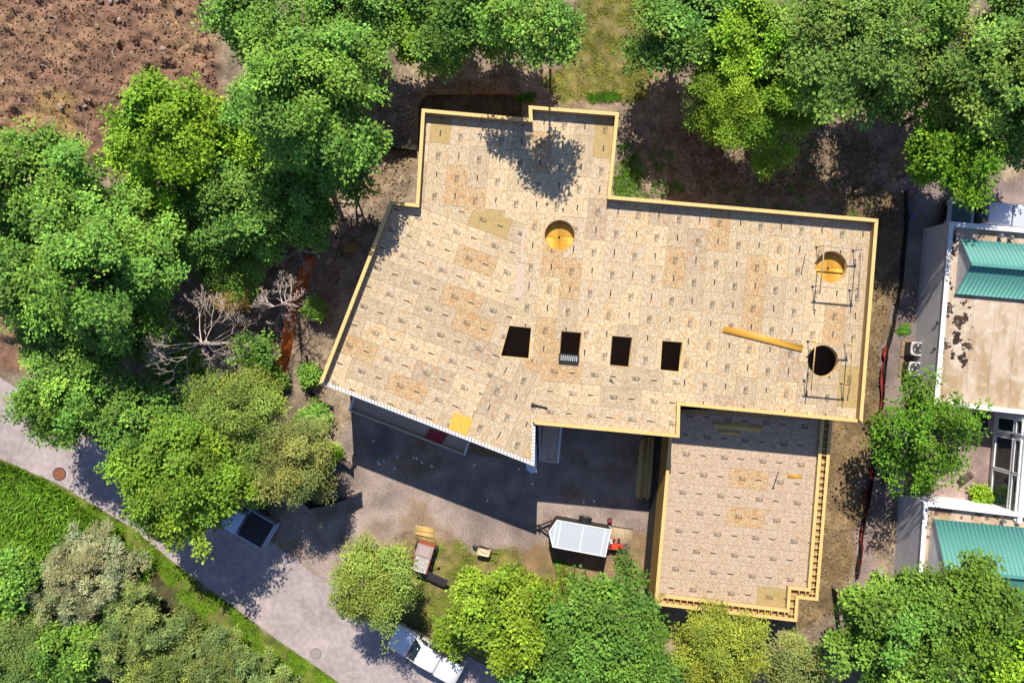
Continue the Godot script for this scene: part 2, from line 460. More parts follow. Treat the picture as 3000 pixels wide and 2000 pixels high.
	for j in nz + 1:
		for i in nx + 1:
			var x := x0 + i * cs
			var z := z0 + j * cs
			var k := j * (nx + 1) + i
			var t := zone_at(x, z)
			zn[k] = t
			var hgt := ground_height(x, z, t)
			if Geometry2D.is_point_in_polygon(Vector2(x, z), road_poly): hgt = -0.06
			hs[k] = hgt
			var c: Color = ZONE_COLOR[t]
			var v := tone.get_noise_2d(x, z)
			var w := tone.get_noise_2d(x * 3.1 + 50, z * 3.1)
			c = c * (1.0 + 0.45 * v + 0.4 * w)
			if t == 2: c = c.lerp(Color(0.43, 0.31, 0.17), clampf(w * 2.2 + v + 0.05, 0, 0.85))
			elif t == 5: c = c.lerp(Color(0.38, 0.26, 0.12), clampf(w * 2.5 - 0.45, 0, 0.8))
			elif t == 3:
				c = c.lerp(Color(0.45, 0.30, 0.16), clampf(v * 2.6 - 0.25, 0, 0.75))
				c = c.lerp(Color(0.52, 0.36, 0.12), 0.8 * smoothstep(2.6, 0.8, Vector2((x + 31.6) * 0.8, z + 15.0).length() + w * 1.5))
			elif t == 0 or t == 10: c = c.lerp(Color(0.40, 0.29, 0.16), clampf(v * 2.0 + w, 0, 0.7))
			elif t == 1: c = c.lerp(Color(0.34, 0.235, 0.125), clampf(v * 2.4 + w * 1.2 - 0.35, 0, 0.75))
			elif t == 6: c = c.lerp(Color(0.17, 0.20, 0.05), clampf(w * 3.0 - 0.6, 0, 0.6))
			cols[k] = c
	# soften the borders of colour and height between neighbours
	for pass_ in 2:
		var c2 := cols.duplicate()
		var h2 := hs.duplicate()
		for j in range(1, nz):
			for i in range(1, nx):
				var k := j * (nx + 1) + i
				if zn[k] != zn[k - 1] or zn[k] != zn[k + 1] or zn[k] != zn[k - nx - 1] or zn[k] != zn[k + nx + 1]:
					c2[k] = (cols[k] * 2.0 + cols[k - 1] + cols[k + 1] + cols[k - nx - 1] + cols[k + nx + 1]) / 6.0
					h2[k] = (hs[k] * 2.0 + hs[k - 1] + hs[k + 1] + hs[k - nx - 1] + hs[k + nx + 1]) / 6.0
		cols = c2
		hs = h2
	var nr := PackedVector3Array()
	nr.resize((nx + 1) * (nz + 1))
	for j in nz + 1:
		for i in nx + 1:
			var k := j * (nx + 1) + i
			var l := hs[k - 1] if i > 0 else hs[k]
			var r := hs[k + 1] if i < nx else hs[k]
			var u := hs[k - nx - 1] if j > 0 else hs[k]
			var d := hs[k + nx + 1] if j < nz else hs[k]
			nr[k] = Vector3((l - r) / (2 * cs), 1, (u - d) / (2 * cs)).normalized()
	var vs := []
	var ns := []
	var cc := []
	for t in ZONES.size():
		vs.append(PackedVector3Array())
		ns.append(PackedVector3Array())
		cc.append(PackedColorArray())
	for j in nz:
		for i in nx:
			var k := j * (nx + 1) + i
			var t: int = zn[k]
			for q: int in [k, k + 1, k + nx + 2, k, k + nx + 2, k + nx + 1]:
				vs[t].append(Vector3(x0 + (q % (nx + 1)) * cs, hs[q], z0 + (q / (nx + 1)) * cs))
				ns[t].append(nr[q])
				cc[t].append(cols[q])
	for t in ZONES.size():
		if vs[t].is_empty(): continue
		var arr := []
		arr.resize(Mesh.ARRAY_MAX)
		arr[Mesh.ARRAY_VERTEX] = vs[t]
		arr[Mesh.ARRAY_NORMAL] = ns[t]
		arr[Mesh.ARRAY_COLOR] = cc[t]
		var m := ArrayMesh.new()
		m.add_surface_from_arrays(Mesh.PRIMITIVE_TRIANGLES, arr)
		var tex: Texture2D = M.gravel_tex if t in [1, 7, 8, 6] else M.grass_tex if t in [2, 5, 9] else M.soil_tex
		var mt := tex_mat(Color.WHITE, tex, 0.95, 0.11)
		mt.vertex_color_use_as_albedo = true
		structure(ZONES[t], m, mt)
	# the land beyond, out to the horizon
	var far := PlaneMesh.new()
	far.size = Vector2(900, 900)
	structure("outlying_land", far, tex_mat(Color(0.16, 0.13, 0.07), M.soil_tex, 1.0, 0.05), Transform3D(Basis(), Vector3(0, -0.25, 0)))
	structure("road", prism(road_poly, -0.2, 0.012), M.asphalt)

# ---------------------------------------------------------------- the house
func cut(piece: PackedVector2Array, holes: Array) -> Array:
	var list := [piece]
	for h: PackedVector2Array in holes:
		var next := []
		for p: PackedVector2Array in list:
			if Geometry2D.intersect_polygons(p, h).is_empty():
				next.append(p)
				continue
			var c := Vector2.ZERO
			for q in h: c += q / h.size()
			for s in [-1.0, 1.0]:
				var half := PackedVector2Array([c + Vector2(-60, 0), c + Vector2(60, 0), c + Vector2(60, 60 * s), c + Vector2(-60, 60 * s)])
				for w: PackedVector2Array in Geometry2D.intersect_polygons(p, half):
					for k: PackedVector2Array in Geometry2D.clip_polygons(w, h): next.append(k)
		list = next
	return list

func lay_panels(region: PackedVector2Array, origin: Vector2, deg: float, y: float, holes: Array, special: Array, pale: Array) -> void:
	var T := Transform2D(deg_to_rad(deg), origin)
	var inv := T.affine_inverse()
	var lo := Vector2(1e9, 1e9)
	var hi := -lo
	for q in region:
		var w := inv * q
		lo = lo.min(w)
		hi = hi.max(w)
	var L := 2.44
	var W := 1.22
	var g := 0.007
	var whole := prism([Vector2(g, g), Vector2(L - g, g), Vector2(L - g, W - g), Vector2(g, W - g)], 0.002, 0.02, Transform2D.IDENTITY.scaled(Vector2(1 / L, 1 / W)))
	for j in range(floori(lo.y / W) - 1, ceili(hi.y / W) + 1):
		for i in range(floori(lo.x / L) - 2, ceili(hi.x / L) + 1):
			var o := Vector2(i * L + (L * 0.5 if posmod(j, 2) == 1 else 0.0), j * W)
			var rect := PackedVector2Array([o + Vector2(g, g), o + Vector2(L - g, g), o + Vector2(L - g, W - g), o + Vector2(g, W - g)])
			var sheet := T * rect
			var pieces := []
			for p: PackedVector2Array in Geometry2D.intersect_polygons(sheet, region):
				pieces.append_array(cut(p, holes))
			if pieces.is_empty(): continue
			var m: Material = pale[rng.randi() % mini(4, pale.size())]
			var roll := rng.randf()
			if roll < 0.03: m = M.osb_brown[rng.randi() % 2]
			elif roll < 0.2: m = pale[pale.size() - 1 - rng.randi() % 2]
			for s: Array in special:
				if Geometry2D.is_point_in_polygon(s[0], sheet): m = s[1]
			if pieces.size() == 1 and absf(area2(pieces[0])) > L * W * 0.97:
				var at := T * o
				part("osb_panel", whole, m, house, Transform3D(Basis(Vector3.UP, -T.get_rotation()), Vector3(at.x, y, at.y)))
				continue
			var uvt := Transform2D.IDENTITY.scaled(Vector2(1 / L, 1 / W)) * Transform2D(0, -o) * inv
			for p: PackedVector2Array in pieces:
				if absf(area2(p)) > 0.02: part("osb_panel", prism(p, y + 0.002, y + 0.02, uvt), m, house)

func sheet_mesh(region: PackedVector2Array, holes: Array, y: float) -> ArrayMesh:
	var st := new_st()
	var lo := Vector2(1e9, 1e9)
	var hi := -lo
	for q in region:
		lo = lo.min(q)
		hi = hi.max(q)
	var s := 3.0
	for j in range(floori(lo.y / s), ceili(hi.y / s)):
		for i in range(floori(lo.x / s), ceili(hi.x / s)):
			var r := PackedVector2Array([Vector2(i, j) * s, Vector2(i + 1, j) * s, Vector2(i + 1, j + 1) * s, Vector2(i, j + 1) * s])
			for p: PackedVector2Array in Geometry2D.intersect_polygons(r, region):
				for k: PackedVector2Array in cut(p, holes):
					var idx := Geometry2D.triangulate_polygon(k)
					for t in idx: st.add_vertex(Vector3(k[t].x, y, k[t].y))
	st.generate_normals()
	return st.commit()

func ring_mesh(h: PackedVector2Array, wide: float, y0: float, y1: float) -> ArrayMesh:
	# the frame round an opening
	var p := h.duplicate()
	if area2(p) < 0: p.reverse()
	var o := inset(p, -wide)
	var st := new_st()
	for i in p.size():
		var a := p[i]
		var b := p[(i + 1) % p.size()]
		var c := o[(i + 1) % p.size()]
		var d := o[i]
		quad(st, Vector3(a.x, y0, a.y), Vector3(b.x, y0, b.y), Vector3(b.x, y1, b.y), Vector3(a.x, y1, a.y))
		quad(st, Vector3(d.x, y1, d.y), Vector3(a.x, y1, a.y), Vector3(b.x, y1, b.y), Vector3(c.x, y1, c.y))
	st.generate_normals()
	return st.commit()

func disc(c: Vector2, r: float, n := 40) -> PackedVector2Array:
	var p := PackedVector2Array()
	for i in n: p.append(c + Vector2(cos(TAU * i / n), sin(TAU * i / n)) * r)
	return p

func edge_run(p: PackedVector2Array, i: int, out: float, inn: float) -> Array:
	# the four corners of a wall strip along edge i, mitred
	var a := inset(p, out)
	var b := inset(p, inn)
	var k := (i + 1) % p.size()
	return [a[i], a[k], b[k], b[i]]

func split_run(r: Array, piece: float) -> Array:
	var n := maxi(1, roundi((r[1] - r[0]).length() / piece))
	var out := []
	for k in n:
		var e := 0.004 / maxf((r[1] - r[0]).length(), 0.1)
		var t0 := float(k) / n + e
		var t1 := float(k + 1) / n - e
		out.append([r[0].lerp(r[1], t0), r[0].lerp(r[1], t1), r[3].lerp(r[2], t1), r[3].lerp(r[2], t0)])
	return out

func make_house() -> void:
	house = thing("house_under_construction", "large flat-roofed timber house shell decked with pale strand board sheets", "house", Vector3.ZERO)
	var O := PackedVector2Array([Vector2(-5.300, -13.671), Vector2(1.024, -13.109), Vector2(0.984, -13.852), Vector2(6.283, -13.450), Vector2(5.802, -8.552), Vector2(21.561, -7.187), Vector2(20.624, 4.787), Vector2(9.938, 3.777), Vector2(9.898, 5.676), Vector2(1.394, 4.888), Vector2(1.339, 7.426), Vector2(-11.362, 2.516), Vector2(-7.187, -8.251), Vector2(-5.641, -8.090)])
	var tops := [0.5, 0.5, 0.5, 0.5, 0.5, 0.46, 0.22, 0.28, 0.28, 0.06, 0.06, 0.5, 0.5, 0.5]
	var holes := [
		PackedVector2Array([Vector2(-0.152, -0.935), Vector2(1.138, -0.803), Vector2(0.996, 1.016), Vector2(-0.671, 0.853)]),
		PackedVector2Array([Vector2(2.961, -0.610), Vector2(4.119, -0.508), Vector2(3.973, 1.229), Vector2(2.814, 1.118)]),
		PackedVector2Array([Vector2(5.984, -0.325), Vector2(7.153, -0.224), Vector2(6.990, 1.514), Vector2(5.832, 1.402)]),
		PackedVector2Array([Vector2(8.961, -0.041), Vector2(10.160, 0.061), Vector2(10.018, 1.808), Vector2(8.839, 1.687)]),
		disc(Vector2(2.845, -6.320), 0.884), disc(Vector2(19.030, -4.440), 0.914), disc(Vector2(18.532, 1.158), 0.914)]
	var inner := inset(O, 0.17)
	# sheets by area: the turned wing, the wedge beside it, the front strip and the main block
	var wing := PackedVector2Array([Vector2(-10.160, -10.566), Vector2(-5.791, -8.108), Vector2(-2.032, -7.722), Vector2(0.833, -7.315), Vector2(0.427, -2.581), Vector2(-0.142, -0.975), Vector2(-0.671, 0.874), Vector2(-2.479, 4.735), Vector2(-3.454, 6.706), Vector2(-14.224, 4.674), Vector2(-14.224, -2.032)])
	var wedge := PackedVector2Array([Vector2(-2.479, 4.735), Vector2(-0.671, 0.874), Vector2(1.788, 1.097), Vector2(1.463, 4.938), Vector2(1.626, 8.534), Vector2(-4.064, 8.128)])
	var front := PackedVector2Array([Vector2(1.788, 1.097), Vector2(10.099, 1.890), Vector2(10.038, 3.698), Vector2(10.363, 6.706), Vector2(1.829, 6.706), Vector2(1.463, 4.938)])
	var rest := PackedVector2Array([Vector2(-8.128, -15.240), Vector2(24.384, -15.240), Vector2(24.384, 8.128), Vector2(10.038, 6.096), Vector2(10.038, 3.698), Vector2(10.099, 1.890), Vector2(1.788, 1.097), Vector2(-0.671, 0.874), Vector2(-0.142, -0.975), Vector2(0.427, -2.581), Vector2(0.833, -7.315), Vector2(-2.032, -7.722), Vector2(-5.791, -8.108)])
	var b0: Material = M.osb_brown[0]
	var b1: Material = M.osb_brown[1]
	var sp := [[Vector2(14.671, -4.938), b0], [Vector2(14.366, -1.930), b1], [Vector2(14.021, 2.134), b0], [Vector2(19.101, -0.914), b1], [Vector2(-2.296, -4.958), b0], [Vector2(-9.042, 0.203), b1], [Vector2(-6.807, 2.337), b0], [Vector2(3.048, 1.930), b1], [Vector2(2.438, -4.572), b0], [Vector2(-1.483, -6.909), M.osb_olive], [Vector2(-4.633, -12.598), M.osb_olive], [Vector2(5.791, -12.395), M.osb_olive], [Vector2(20.056, 3.556), M.osb_olive], [Vector2(1.829, 0.000), b1], [Vector2(9.550, -5.283), b0], [Vector2(1.219, -11.786), b1], [Vector2(-3.658, -8.941), b0]]
	for r: PackedVector2Array in Geometry2D.intersect_polygons(wing, inner): lay_panels(r, Vector2(-6.228, -4.348), 20.3, DECK, holes, sp, M.osb)
	for r: PackedVector2Array in Geometry2D.intersect_polygons(wedge, inner): lay_panels(r, Vector2(-0.671, 0.874), 114.0, DECK, holes, sp, M.osb)
	for r: PackedVector2Array in Geometry2D.intersect_polygons(front, inner): lay_panels(r, Vector2(1.788, 1.097), 5.3, DECK, holes, sp, M.osb)
	for r: PackedVector2Array in Geometry2D.intersect_polygons(rest, inner): lay_panels(r, Vector2(13.492, 0.866), 95.3, DECK, holes, sp, M.osb)
	part("roof_framing", sheet_mesh(inset(O, 0.02), holes, DECK - 0.006), M.osb_plain, house)
	part("ceiling", sheet_mesh(inset(O, 0.02), holes, DECK - 0.36), M.osb_plain, house)
	for i in holes.size():
		part("opening_frame", ring_mesh(holes[i], 0.045, DECK - 0.36, DECK + 0.024), M.plate if i in [0, 3] else M.osb_plain, house)
	for c: Vector2 in [Vector2(2.845, -6.320), Vector2(19.030, -4.440)]:
		for k in 4:
			var o := Vector2(k % 2 - 0.5, k / 2 - 0.45) * 1.25
			part("plywood_cover", bar_mesh(1.24, 0.02, 1.24), M.ply, house, Transform3D(Basis(Vector3.UP, deg_to_rad(-5.3)), Vector3(c.x + o.x, DECK - 0.45, c.y + o.y)))
	# plywood patch near the wing's low edge
	part("plywood_patch", prism([Vector2(-3.432, 4.184), Vector2(-2.315, 4.631), Vector2(-2.722, 5.606), Vector2(-3.798, 5.179)], DECK + 0.021, DECK + 0.04), M.ply, house)
	part("seam_board", prism([Vector2(0.630, -6.743), Vector2(0.833, -6.723), Vector2(0.691, -4.671), Vector2(0.487, -4.692)], DECK + 0.021, DECK + 0.04), M.lumber_grey, house)
	part("seam_board", prism([Vector2(0.325, -4.671), Vector2(0.711, -4.631), Vector2(0.609, -2.559), Vector2(0.183, -2.600)], DECK + 0.021, DECK + 0.04), M.lumber_grey, house)
	# walls and floor inside
	for i in O.size():
		part("wall", prism(edge_run(O, i, 0.1, 0.26), -0.1, DECK - 0.37, Transform2D.IDENTITY, true), M.sheath, house)
	part("floor", prism(inset(O, 0.3), 3.05, 3.25, Transform2D.IDENTITY, true), M.inside, house)
	# parapets with their plates; the two low front edges carry a printed white cap
	for i in O.size():
		var top: float = DECK + tops[i]
		var a := O[i]
		var b := O[(i + 1) % O.size()]
		var d := (b - a).normalized()
		part("fascia", prism(edge_run(O, i, 0.0, 0.09), DECK - 0.4, DECK - 0.01, Transform2D.IDENTITY, true), M.osb_plain if tops[i] > 0.1 else M.white, house)
		if tops[i] < 0.1:
			var inv := Transform2D(d.angle(), a).affine_inverse()
			for r: Array in split_run(edge_run(O, i, 0.0, 0.2), 3.6):
				part("edge_cap", prism(r, DECK - 0.008, top, Transform2D.IDENTITY.scaled(Vector2(1 / 0.62, 1 / 0.24)) * inv), M.hatched, house)
			continue
		part("parapet_wall", prism(edge_run(O, i, 0.01, 0.155), DECK - 0.004, top), M.osb_plain, house)
		for r: Array in split_run(edge_run(O, i, -0.012, 0.19), 3.6):
			part("top_plate", prism(r, top + 0.002, top + 0.04, Transform2D.IDENTITY, true), M.plate, house)
	# ---- the lower roof on the garage
	var G := PackedVector2Array([Vector2(10.062, 4.300), Vector2(20.274, 4.300), Vector2(19.307, 16.340), Vector2(18.081, 16.211), Vector2(17.974, 17.673), Vector2(8.965, 16.598)])
	var gin := inset(G, 0.02)
	gin = PackedVector2Array([inset(G, 0.2)[0], inset(G, 0.72)[1], inset(G, 0.72)[2], inset(G, 0.72)[3], inset(G, 0.72)[4], inset(G, 0.2)[5]])
	gin[5] = gin[5] + (gin[0] - gin[5]).normalized() * 0.52
	lay_panels(gin, Vector2(13.633, 10.452), 5.3, LOW, [], [[Vector2(14.499, 10.604), M.osb_brown[0]], [Vector2(15.581, 16.446), M.osb_olive]], M.osb_low)
	part("roof_framing", sheet_mesh(inset(G, 0.03), [], LOW - 0.006), M.osb_plain, house)
	for i in G.size():
		if i == 0: continue
		part("foundation", prism(edge_run(G, i, 0.02, 0.2), -0.1, 2.0, Transform2D.IDENTITY, true), M.black_matt, house)
		part("wall", prism(edge_run(G, i, 0.03, 0.2), 2.002, LOW - 0.02, Transform2D.IDENTITY, true), M.sheath, house)
		part("parapet_wall", prism(edge_run(G, i, 0.03, 0.1), LOW - 0.015, LOW + 0.26), M.osb_plain, house)
		for r: Array in split_run(edge_run(G, i, 0.0, 0.2), 3.6):
			part("top_plate", prism(r, LOW + 0.262, LOW + 0.3, Transform2D.IDENTITY, true), M.plate, house)
		if i == 5: continue
		part("parapet_wall", prism(edge_run(G, i, 0.62, 0.7), LOW - 0.003, LOW + 0.26), M.osb_low[0], house)
		for r: Array in split_run(edge_run(G, i, 0.52, 0.72), 3.6):
			part("top_plate", prism(r, LOW + 0.262, LOW + 0.3, Transform2D.IDENTITY, true), M.plate, house)
		var o1 := inset(G, 0.2)
		var o2 := inset(G, 0.52)
		var k := (i + 1) % G.size()
		var n := maxi(1, floori((o1[k] - o1[i]).length() / 0.41))
		var pitch := (o1[k] - o1[i]).normalized()
		for s in n:
			var a := o1[i] + pitch * (s + 0.5) * (o1[k] - o1[i]).length() / n
			var b := a + Vector2(-pitch.y, pitch.x) * 0.32
			var tt := (b - o2[i]).dot(pitch)
			if tt < -0.3 or tt > (o2[k] - o2[i]).length() + 0.3: continue
			part("rung", bar_mesh(0.318, 0.09, 0.04), M.lumber, house, Transform3D(Basis(Vector3.UP, -(b - a).angle()), Vector3((a.x + b.x) / 2, LOW + 0.245, (a.y + b.y) / 2)))
	# ---- the low canopy trays and the porch under the wing
	var trays := [[PackedVector2Array([Vector2(-9.789, 2.409), Vector2(-2.300, 5.365), Vector2(-3.022, 7.358), Vector2(-10.512, 4.446)]), 3.2, 0.3, M.lumber_grey, M.lumber_grey], [PackedVector2Array([Vector2(1.694, 4.400), Vector2(3.344, 4.510), Vector2(3.014, 7.876), Vector2(1.760, 7.722)]), 3.0, 0.08, M.lumber_grey, M.lumber_grey]]
	for t: Array in trays:
		var y: float = t[1]
		part("canopy_floor", prism(inset(t[0], 0.02), y - 0.5, y - t[2], Transform2D.IDENTITY, true), t[3], house)
		for i in range(0, 4):
			part("canopy_rim", prism(edge_run(t[0], i, 0.0, 0.14), y - 0.52, y, Transform2D.IDENTITY, true), M.wrap if i != 2 else t[4], house)
	part("canopy_beam", prism([Vector2(2.024, 4.400), Vector2(2.420, 4.444), Vector2(2.222, 7.700), Vector2(1.848, 7.656)], 2.9, 3.12), M.lumber_grey, house)
	part("porch_wall", prism([Vector2(0.990, 6.600), Vector2(1.584, 6.600), Vector2(1.584, 8.448), Vector2(1.232, 8.492), Vector2(0.924, 8.228)], 0, 3.0), M.wrap, house)
	part("porch_slab", prism([Vector2(-2.982, 5.825), Vector2(1.398, 6.990), Vector2(0.932, 8.202), Vector2(-2.936, 7.666)], -0.05, 0.35), M.stone, house)
	for k in 4:
		var yy := 0.0
		var q: Array = [[Vector2(-10.120, 4.488)], [Vector2(-3.300, 7.084)], [Vector2(2.977, 7.673)], [Vector2(1.940, 7.541)]][k]
		var c: Vector2 = q[0]
		part("canopy_post", bar_mesh(2.45, 0.14, 0.14), M.lumber_old, house, Transform3D(Basis(Vector3.BACK, PI / 2), Vector3(c.x, yy + 1.225, c.y)))

# ---------------------------------------------------------------- plants
var sprigs := {}
var leaf_mats := {}

func make_sprigs() -> void:
	var r := RandomNumberGenerator.new()
	r.seed = 77
	for kind: String in ["broad", "fine", "needle", "frond", "tuft", "weed"]:
		var st := new_st()
		var n: int = {"broad": 24, "fine": 34, "needle": 20, "frond": 11, "tuft": 9, "weed": 8}[kind]
		for i in n:
			var a := r.randf() * TAU
			var d := Vector3(cos(a), 0, sin(a))
			var side := Vector3(-sin(a), 0, cos(a))
			var at := d * sqrt(r.randf()) * 0.3 + Vector3(0, r.randf_range(-0.11, 0.11), 0)
			var l := r.randf_range(0.11, 0.17)
			var w := l * r.randf_range(0.30, 0.42)
			var lift := r.randf_range(-0.55, 0.35)
			if kind == "fine":
				at = d * sqrt(r.randf()) * 0.34 + Vector3(0, r.randf_range(-0.12, 0.12), 0)
				l = r.randf_range(0.07, 0.11)
				w = l * 0.3
			elif kind == "needle":
				at = d * r.randf() * 0.16 + Vector3(0, r.randf_range(-0.1, 0.12), 0)
				l = r.randf_range(0.14, 0.26)
				w = l * 0.13
				lift = r.randf_range(-0.7, 0.6)
			elif kind == "frond":
				at = d * 0.03
				l = r.randf_range(0.28, 0.5)
				w = 0.03
				lift = r.randf_range(0.1, 0.8)
			elif kind == "tuft":
				at = d * r.randf() * 0.09
				l = r.randf_range(0.08, 0.17)
				w = 0.011
				lift = r.randf_range(0.5, 2.2)
			elif kind == "weed":
				at = d * r.randf() * 0.1 + Vector3(0, 0.05, 0)
				l = r.randf_range(0.08, 0.16)
				w = l * 0.3
				lift = r.randf_range(-0.1, 0.7)
			var dir := (d + Vector3(0, lift, 0)).normalized()
			var twist := side.rotated(dir, r.randf_range(-0.7, 0.7))
			var fold := dir.cross(twist) * w * 0.35
			var mid := at + dir * l * 0.45
			var tip := at + dir * l - Vector3(0, l * 0.12, 0)
			for t: Vector3 in [at, mid + twist * w + fold, tip, at, tip, mid - twist * w + fold]: st.add_vertex(t)
		st.generate_normals()
		sprigs[kind] = st.commit()
	sprigs["clod"] = rock_mesh(431)
	for kind: String in sprigs:
		var m := mat(Color.WHITE, 0.6, 0.0, 0.3)
		m.vertex_color_use_as_albedo = true
		m.cull_mode = BaseMaterial3D.CULL_DISABLED
		m.backlight_enabled = true
		m.backlight = Color(0.24, 0.38, 0.05)
		leaf_mats[kind] = m
	var cm := tex_mat(Color.WHITE, M.stone.albedo_texture, 0.95, 1.2)
	cm.vertex_color_use_as_albedo = true
	leaf_mats["clod"] = cm

func cloud_of(called: String, kind: String, items: Array, parent: Node) -> MultiMeshInstance3D:
	# items: [origin, up, scale, color]
	var buf := PackedFloat32Array()
	buf.resize(items.size() * 16)
	var k := 0
	for it: Array in items:
		var up: Vector3 = it[1]
		var s: float = it[2]
		var o: Vector3 = it[0]
		var c: Color = it[3]
		var h := Vector3.RIGHT if absf(up.x) < 0.8 else Vector3.FORWARD
		var x := h.cross(up).normalized().rotated(up, rng.randf() * TAU)
		var z := x.cross(up)
		buf[k] = x.x * s
		buf[k + 1] = up.x * s
		buf[k + 2] = z.x * s
		buf[k + 3] = o.x
		buf[k + 4] = x.y * s
		buf[k + 5] = up.y * s
		buf[k + 6] = z.y * s
		buf[k + 7] = o.y
		buf[k + 8] = x.z * s
		buf[k + 9] = up.z * s
		buf[k + 10] = z.z * s
		buf[k + 11] = o.z
		buf[k + 12] = c.r
		buf[k + 13] = c.g
		buf[k + 14] = c.b
		buf[k + 15] = 1.0
		k += 16
	var mm := MultiMesh.new()
	mm.transform_format = MultiMesh.TRANSFORM_3D
	mm.use_colors = true
	mm.mesh = sprigs[kind]
	mm.instance_count = items.size()
	mm.buffer = buf
	var o2 := MultiMeshInstance3D.new()
	o2.name = part_name(parent, called) if parent != self else numbered(called)
	o2.multimesh = mm
	o2.material_override = leaf_mats[kind]
	parent.add_child(o2, true)
	o2.set_meta("kind", "stuff")
	return o2

func rand_dir() -> Vector3:
	var y := rng.randf_range(-1, 1)
	var a := rng.randf() * TAU
	return Vector3(cos(a) * sqrt(1 - y * y), y, sin(a) * sqrt(1 - y * y))

func tree(called: String, label: String, at: Vector3, r: float, kind: String, col: Color, group := "", fill := 1.0, flat := 0.8, cat := "tree", foot := Vector2.ZERO) -> void:
	# at: the middle of the crown; the trunk stands under it
	var t := thing(called, label, cat, Vector3(at.x, 0, at.z), 0.0, group)
	var lean := Vector3(rng.randf_range(-0.4, 0.4), 0, rng.randf_range(-0.4, 0.4))
	var hc := at.y
	var base := Vector3(-lean.x + foot.x, -0.1, -lean.z + foot.y)
	var fork := Vector3(0, hc - r * 0.35, 0)
	if fork.y < 0.25: fork.y = 0.25
	var st := new_st()
	var tr := clampf(r * 0.05, 0.04, 0.24)
	add_tube(st, base, base.lerp(fork, 0.5), tr, 9, 0.85)
	add_tube(st, base.lerp(fork, 0.5), fork, tr * 0.85, 9, 0.75)
	part("trunk", st.commit(), M.bark, t)
	var items := []
	var limbs := new_st()
	var n := int(8 + r * 4.4)
	var phase := rng.randf() * 10
	var lobes := noise_of(rng.randi() % 1000, 0.9, 2)
	var mid := Vector3(0, hc, 0)
	var size := 1.08 if r > 1.6 else 0.85
	var k0 := clampf(r / 3.6, 0.55, 1.1)
	for i in n:
		# one bough: a limb and the leaf sprays along its outer part
		var az := i * 2.39996 + rng.randf_range(-0.3, 0.3)
		var sy := lerpf(-0.45, 0.97, (i + rng.randf()) / n)
		var cy := sqrt(1 - sy * sy)
		var d := Vector3(cos(az) * cy, sy, sin(az) * cy)
		var reach := r * rng.randf_range(0.70, 0.93) * (1.0 + 0.4 * lobes.get_noise_3d(d.x * 1.6 + phase, d.y, d.z * 1.6))
		var end := mid + Vector3(d.x * reach, d.y * reach * flat, d.z * reach)
		if end.y < 0.4: end.y = 0.4
		var start := fork.lerp(mid, rng.randf_range(0.0, 0.8))
		var bend := start.lerp(end, 0.55) + Vector3(0, r * 0.06, 0) + rand_dir() * r * 0.05
		add_tube(limbs, start, bend, tr * 0.36, 5, 0.7)
		add_tube(limbs, bend, end, tr * 0.24, 5, 0.3)
		var out := Vector3(d.x, 0, d.z).normalized()
		var lat := Vector3(-out.z, 0, out.x)
		var tint := rng.randf_range(0.75, 1.25)
		var warm := rng.randf_range(-0.05, 0.16)
		for s in 5 + int(r * 0.7):
			var tt := rng.randf_range(0.42, 1.04)
			var c := (start.lerp(bend, tt / 0.55) if tt < 0.55 else bend.lerp(end, (tt - 0.55) / 0.45))
			c += lat * rng.randfn(0.0, r * 0.13) + Vector3(0, rng.randf_range(-0.12, 0.2) * k0, 0)
			var cr := rng.randf_range(0.25, 0.62) * k0
			if s % 2 == 0: add_tube(limbs, bend.lerp(end, tt * 0.6), c, tr * 0.1, 4, 0.4)
			var t2 := tint * rng.randf_range(0.76, 1.3)
			for j in int(cr * cr * 40 * fill + 1.5):
				var p := c + out * rng.randfn(0.0, 0.62) * cr + lat * rng.randfn(0.0, 0.48) * cr + Vector3(0, rng.randfn(0.0, 0.18) * cr, 0)
				if p.y < 0.05: continue
				var up := (Vector3(0, 1.0, 0) + out * 0.3 + rand_dir() * 0.6).normalized()
				var v := t2 * rng.randf_range(0.7, 1.35)
				items.append([p, up, rng.randf_range(0.7, 1.55) * size, Color(col.r * v * (1 + warm + rng.randf_range(-0.12, 0.12)), col.g * v, col.b * v * (1 - warm))])
	part("limbs", limbs.commit(), M.bark, t)
	cloud_of("crown", kind, items, t)

func bush(called: String, label: String, at: Vector3, r: float, kind: String, col: Color, group := "", fill := 1.0) -> void:
	tree(called, label, Vector3(at.x, maxf(at.y, r * 0.5), at.z), r, kind, col, group, fill, 0.7, "shrub")

func grow(st: SurfaceTool, a: Vector3, dir: Vector3, l: float, r: float, depth: int, droop: float) -> void:
	var b := a + dir * l
	add_tube(st, a, b, r, 5, 0.72)
	if depth == 0: return
	var n := 2 if depth > 1 and rng.randf() < 0.45 else 3
	for i in n:
		var d := (dir + rand_dir() * 0.75 + Vector3(0, -droop, 0)).normalized()
		grow(st, b, d, l * rng.randf_range(0.62, 0.86), r * 0.7, depth - 1, droop)

func bare_tree(called: String, label: String, at: Vector3, spread: float, h: float, material: Material, limbs: int) -> void:
	var t := thing(called, label, "tree", Vector3(at.x, 0, at.z))
	var st := new_st()
	add_tube(st, Vector3(0, -0.1, 0), Vector3(0.1, h * 0.6, 0), 0.12, 8, 0.8)
	part("trunk", st.commit(), material, t)
	for i in limbs:
		var s2 := new_st()
		var a := TAU * i / limbs + rng.randf_range(-0.4, 0.4)
		var y := h * rng.randf_range(0.45, 0.62)
		grow(s2, Vector3(0.07, y, 0), Vector3(cos(a), rng.randf_range(0.0, 0.8), sin(a)).normalized(), spread * 0.31, 0.036, 5, 0.03)
		part("limb", s2.commit(), material, t)

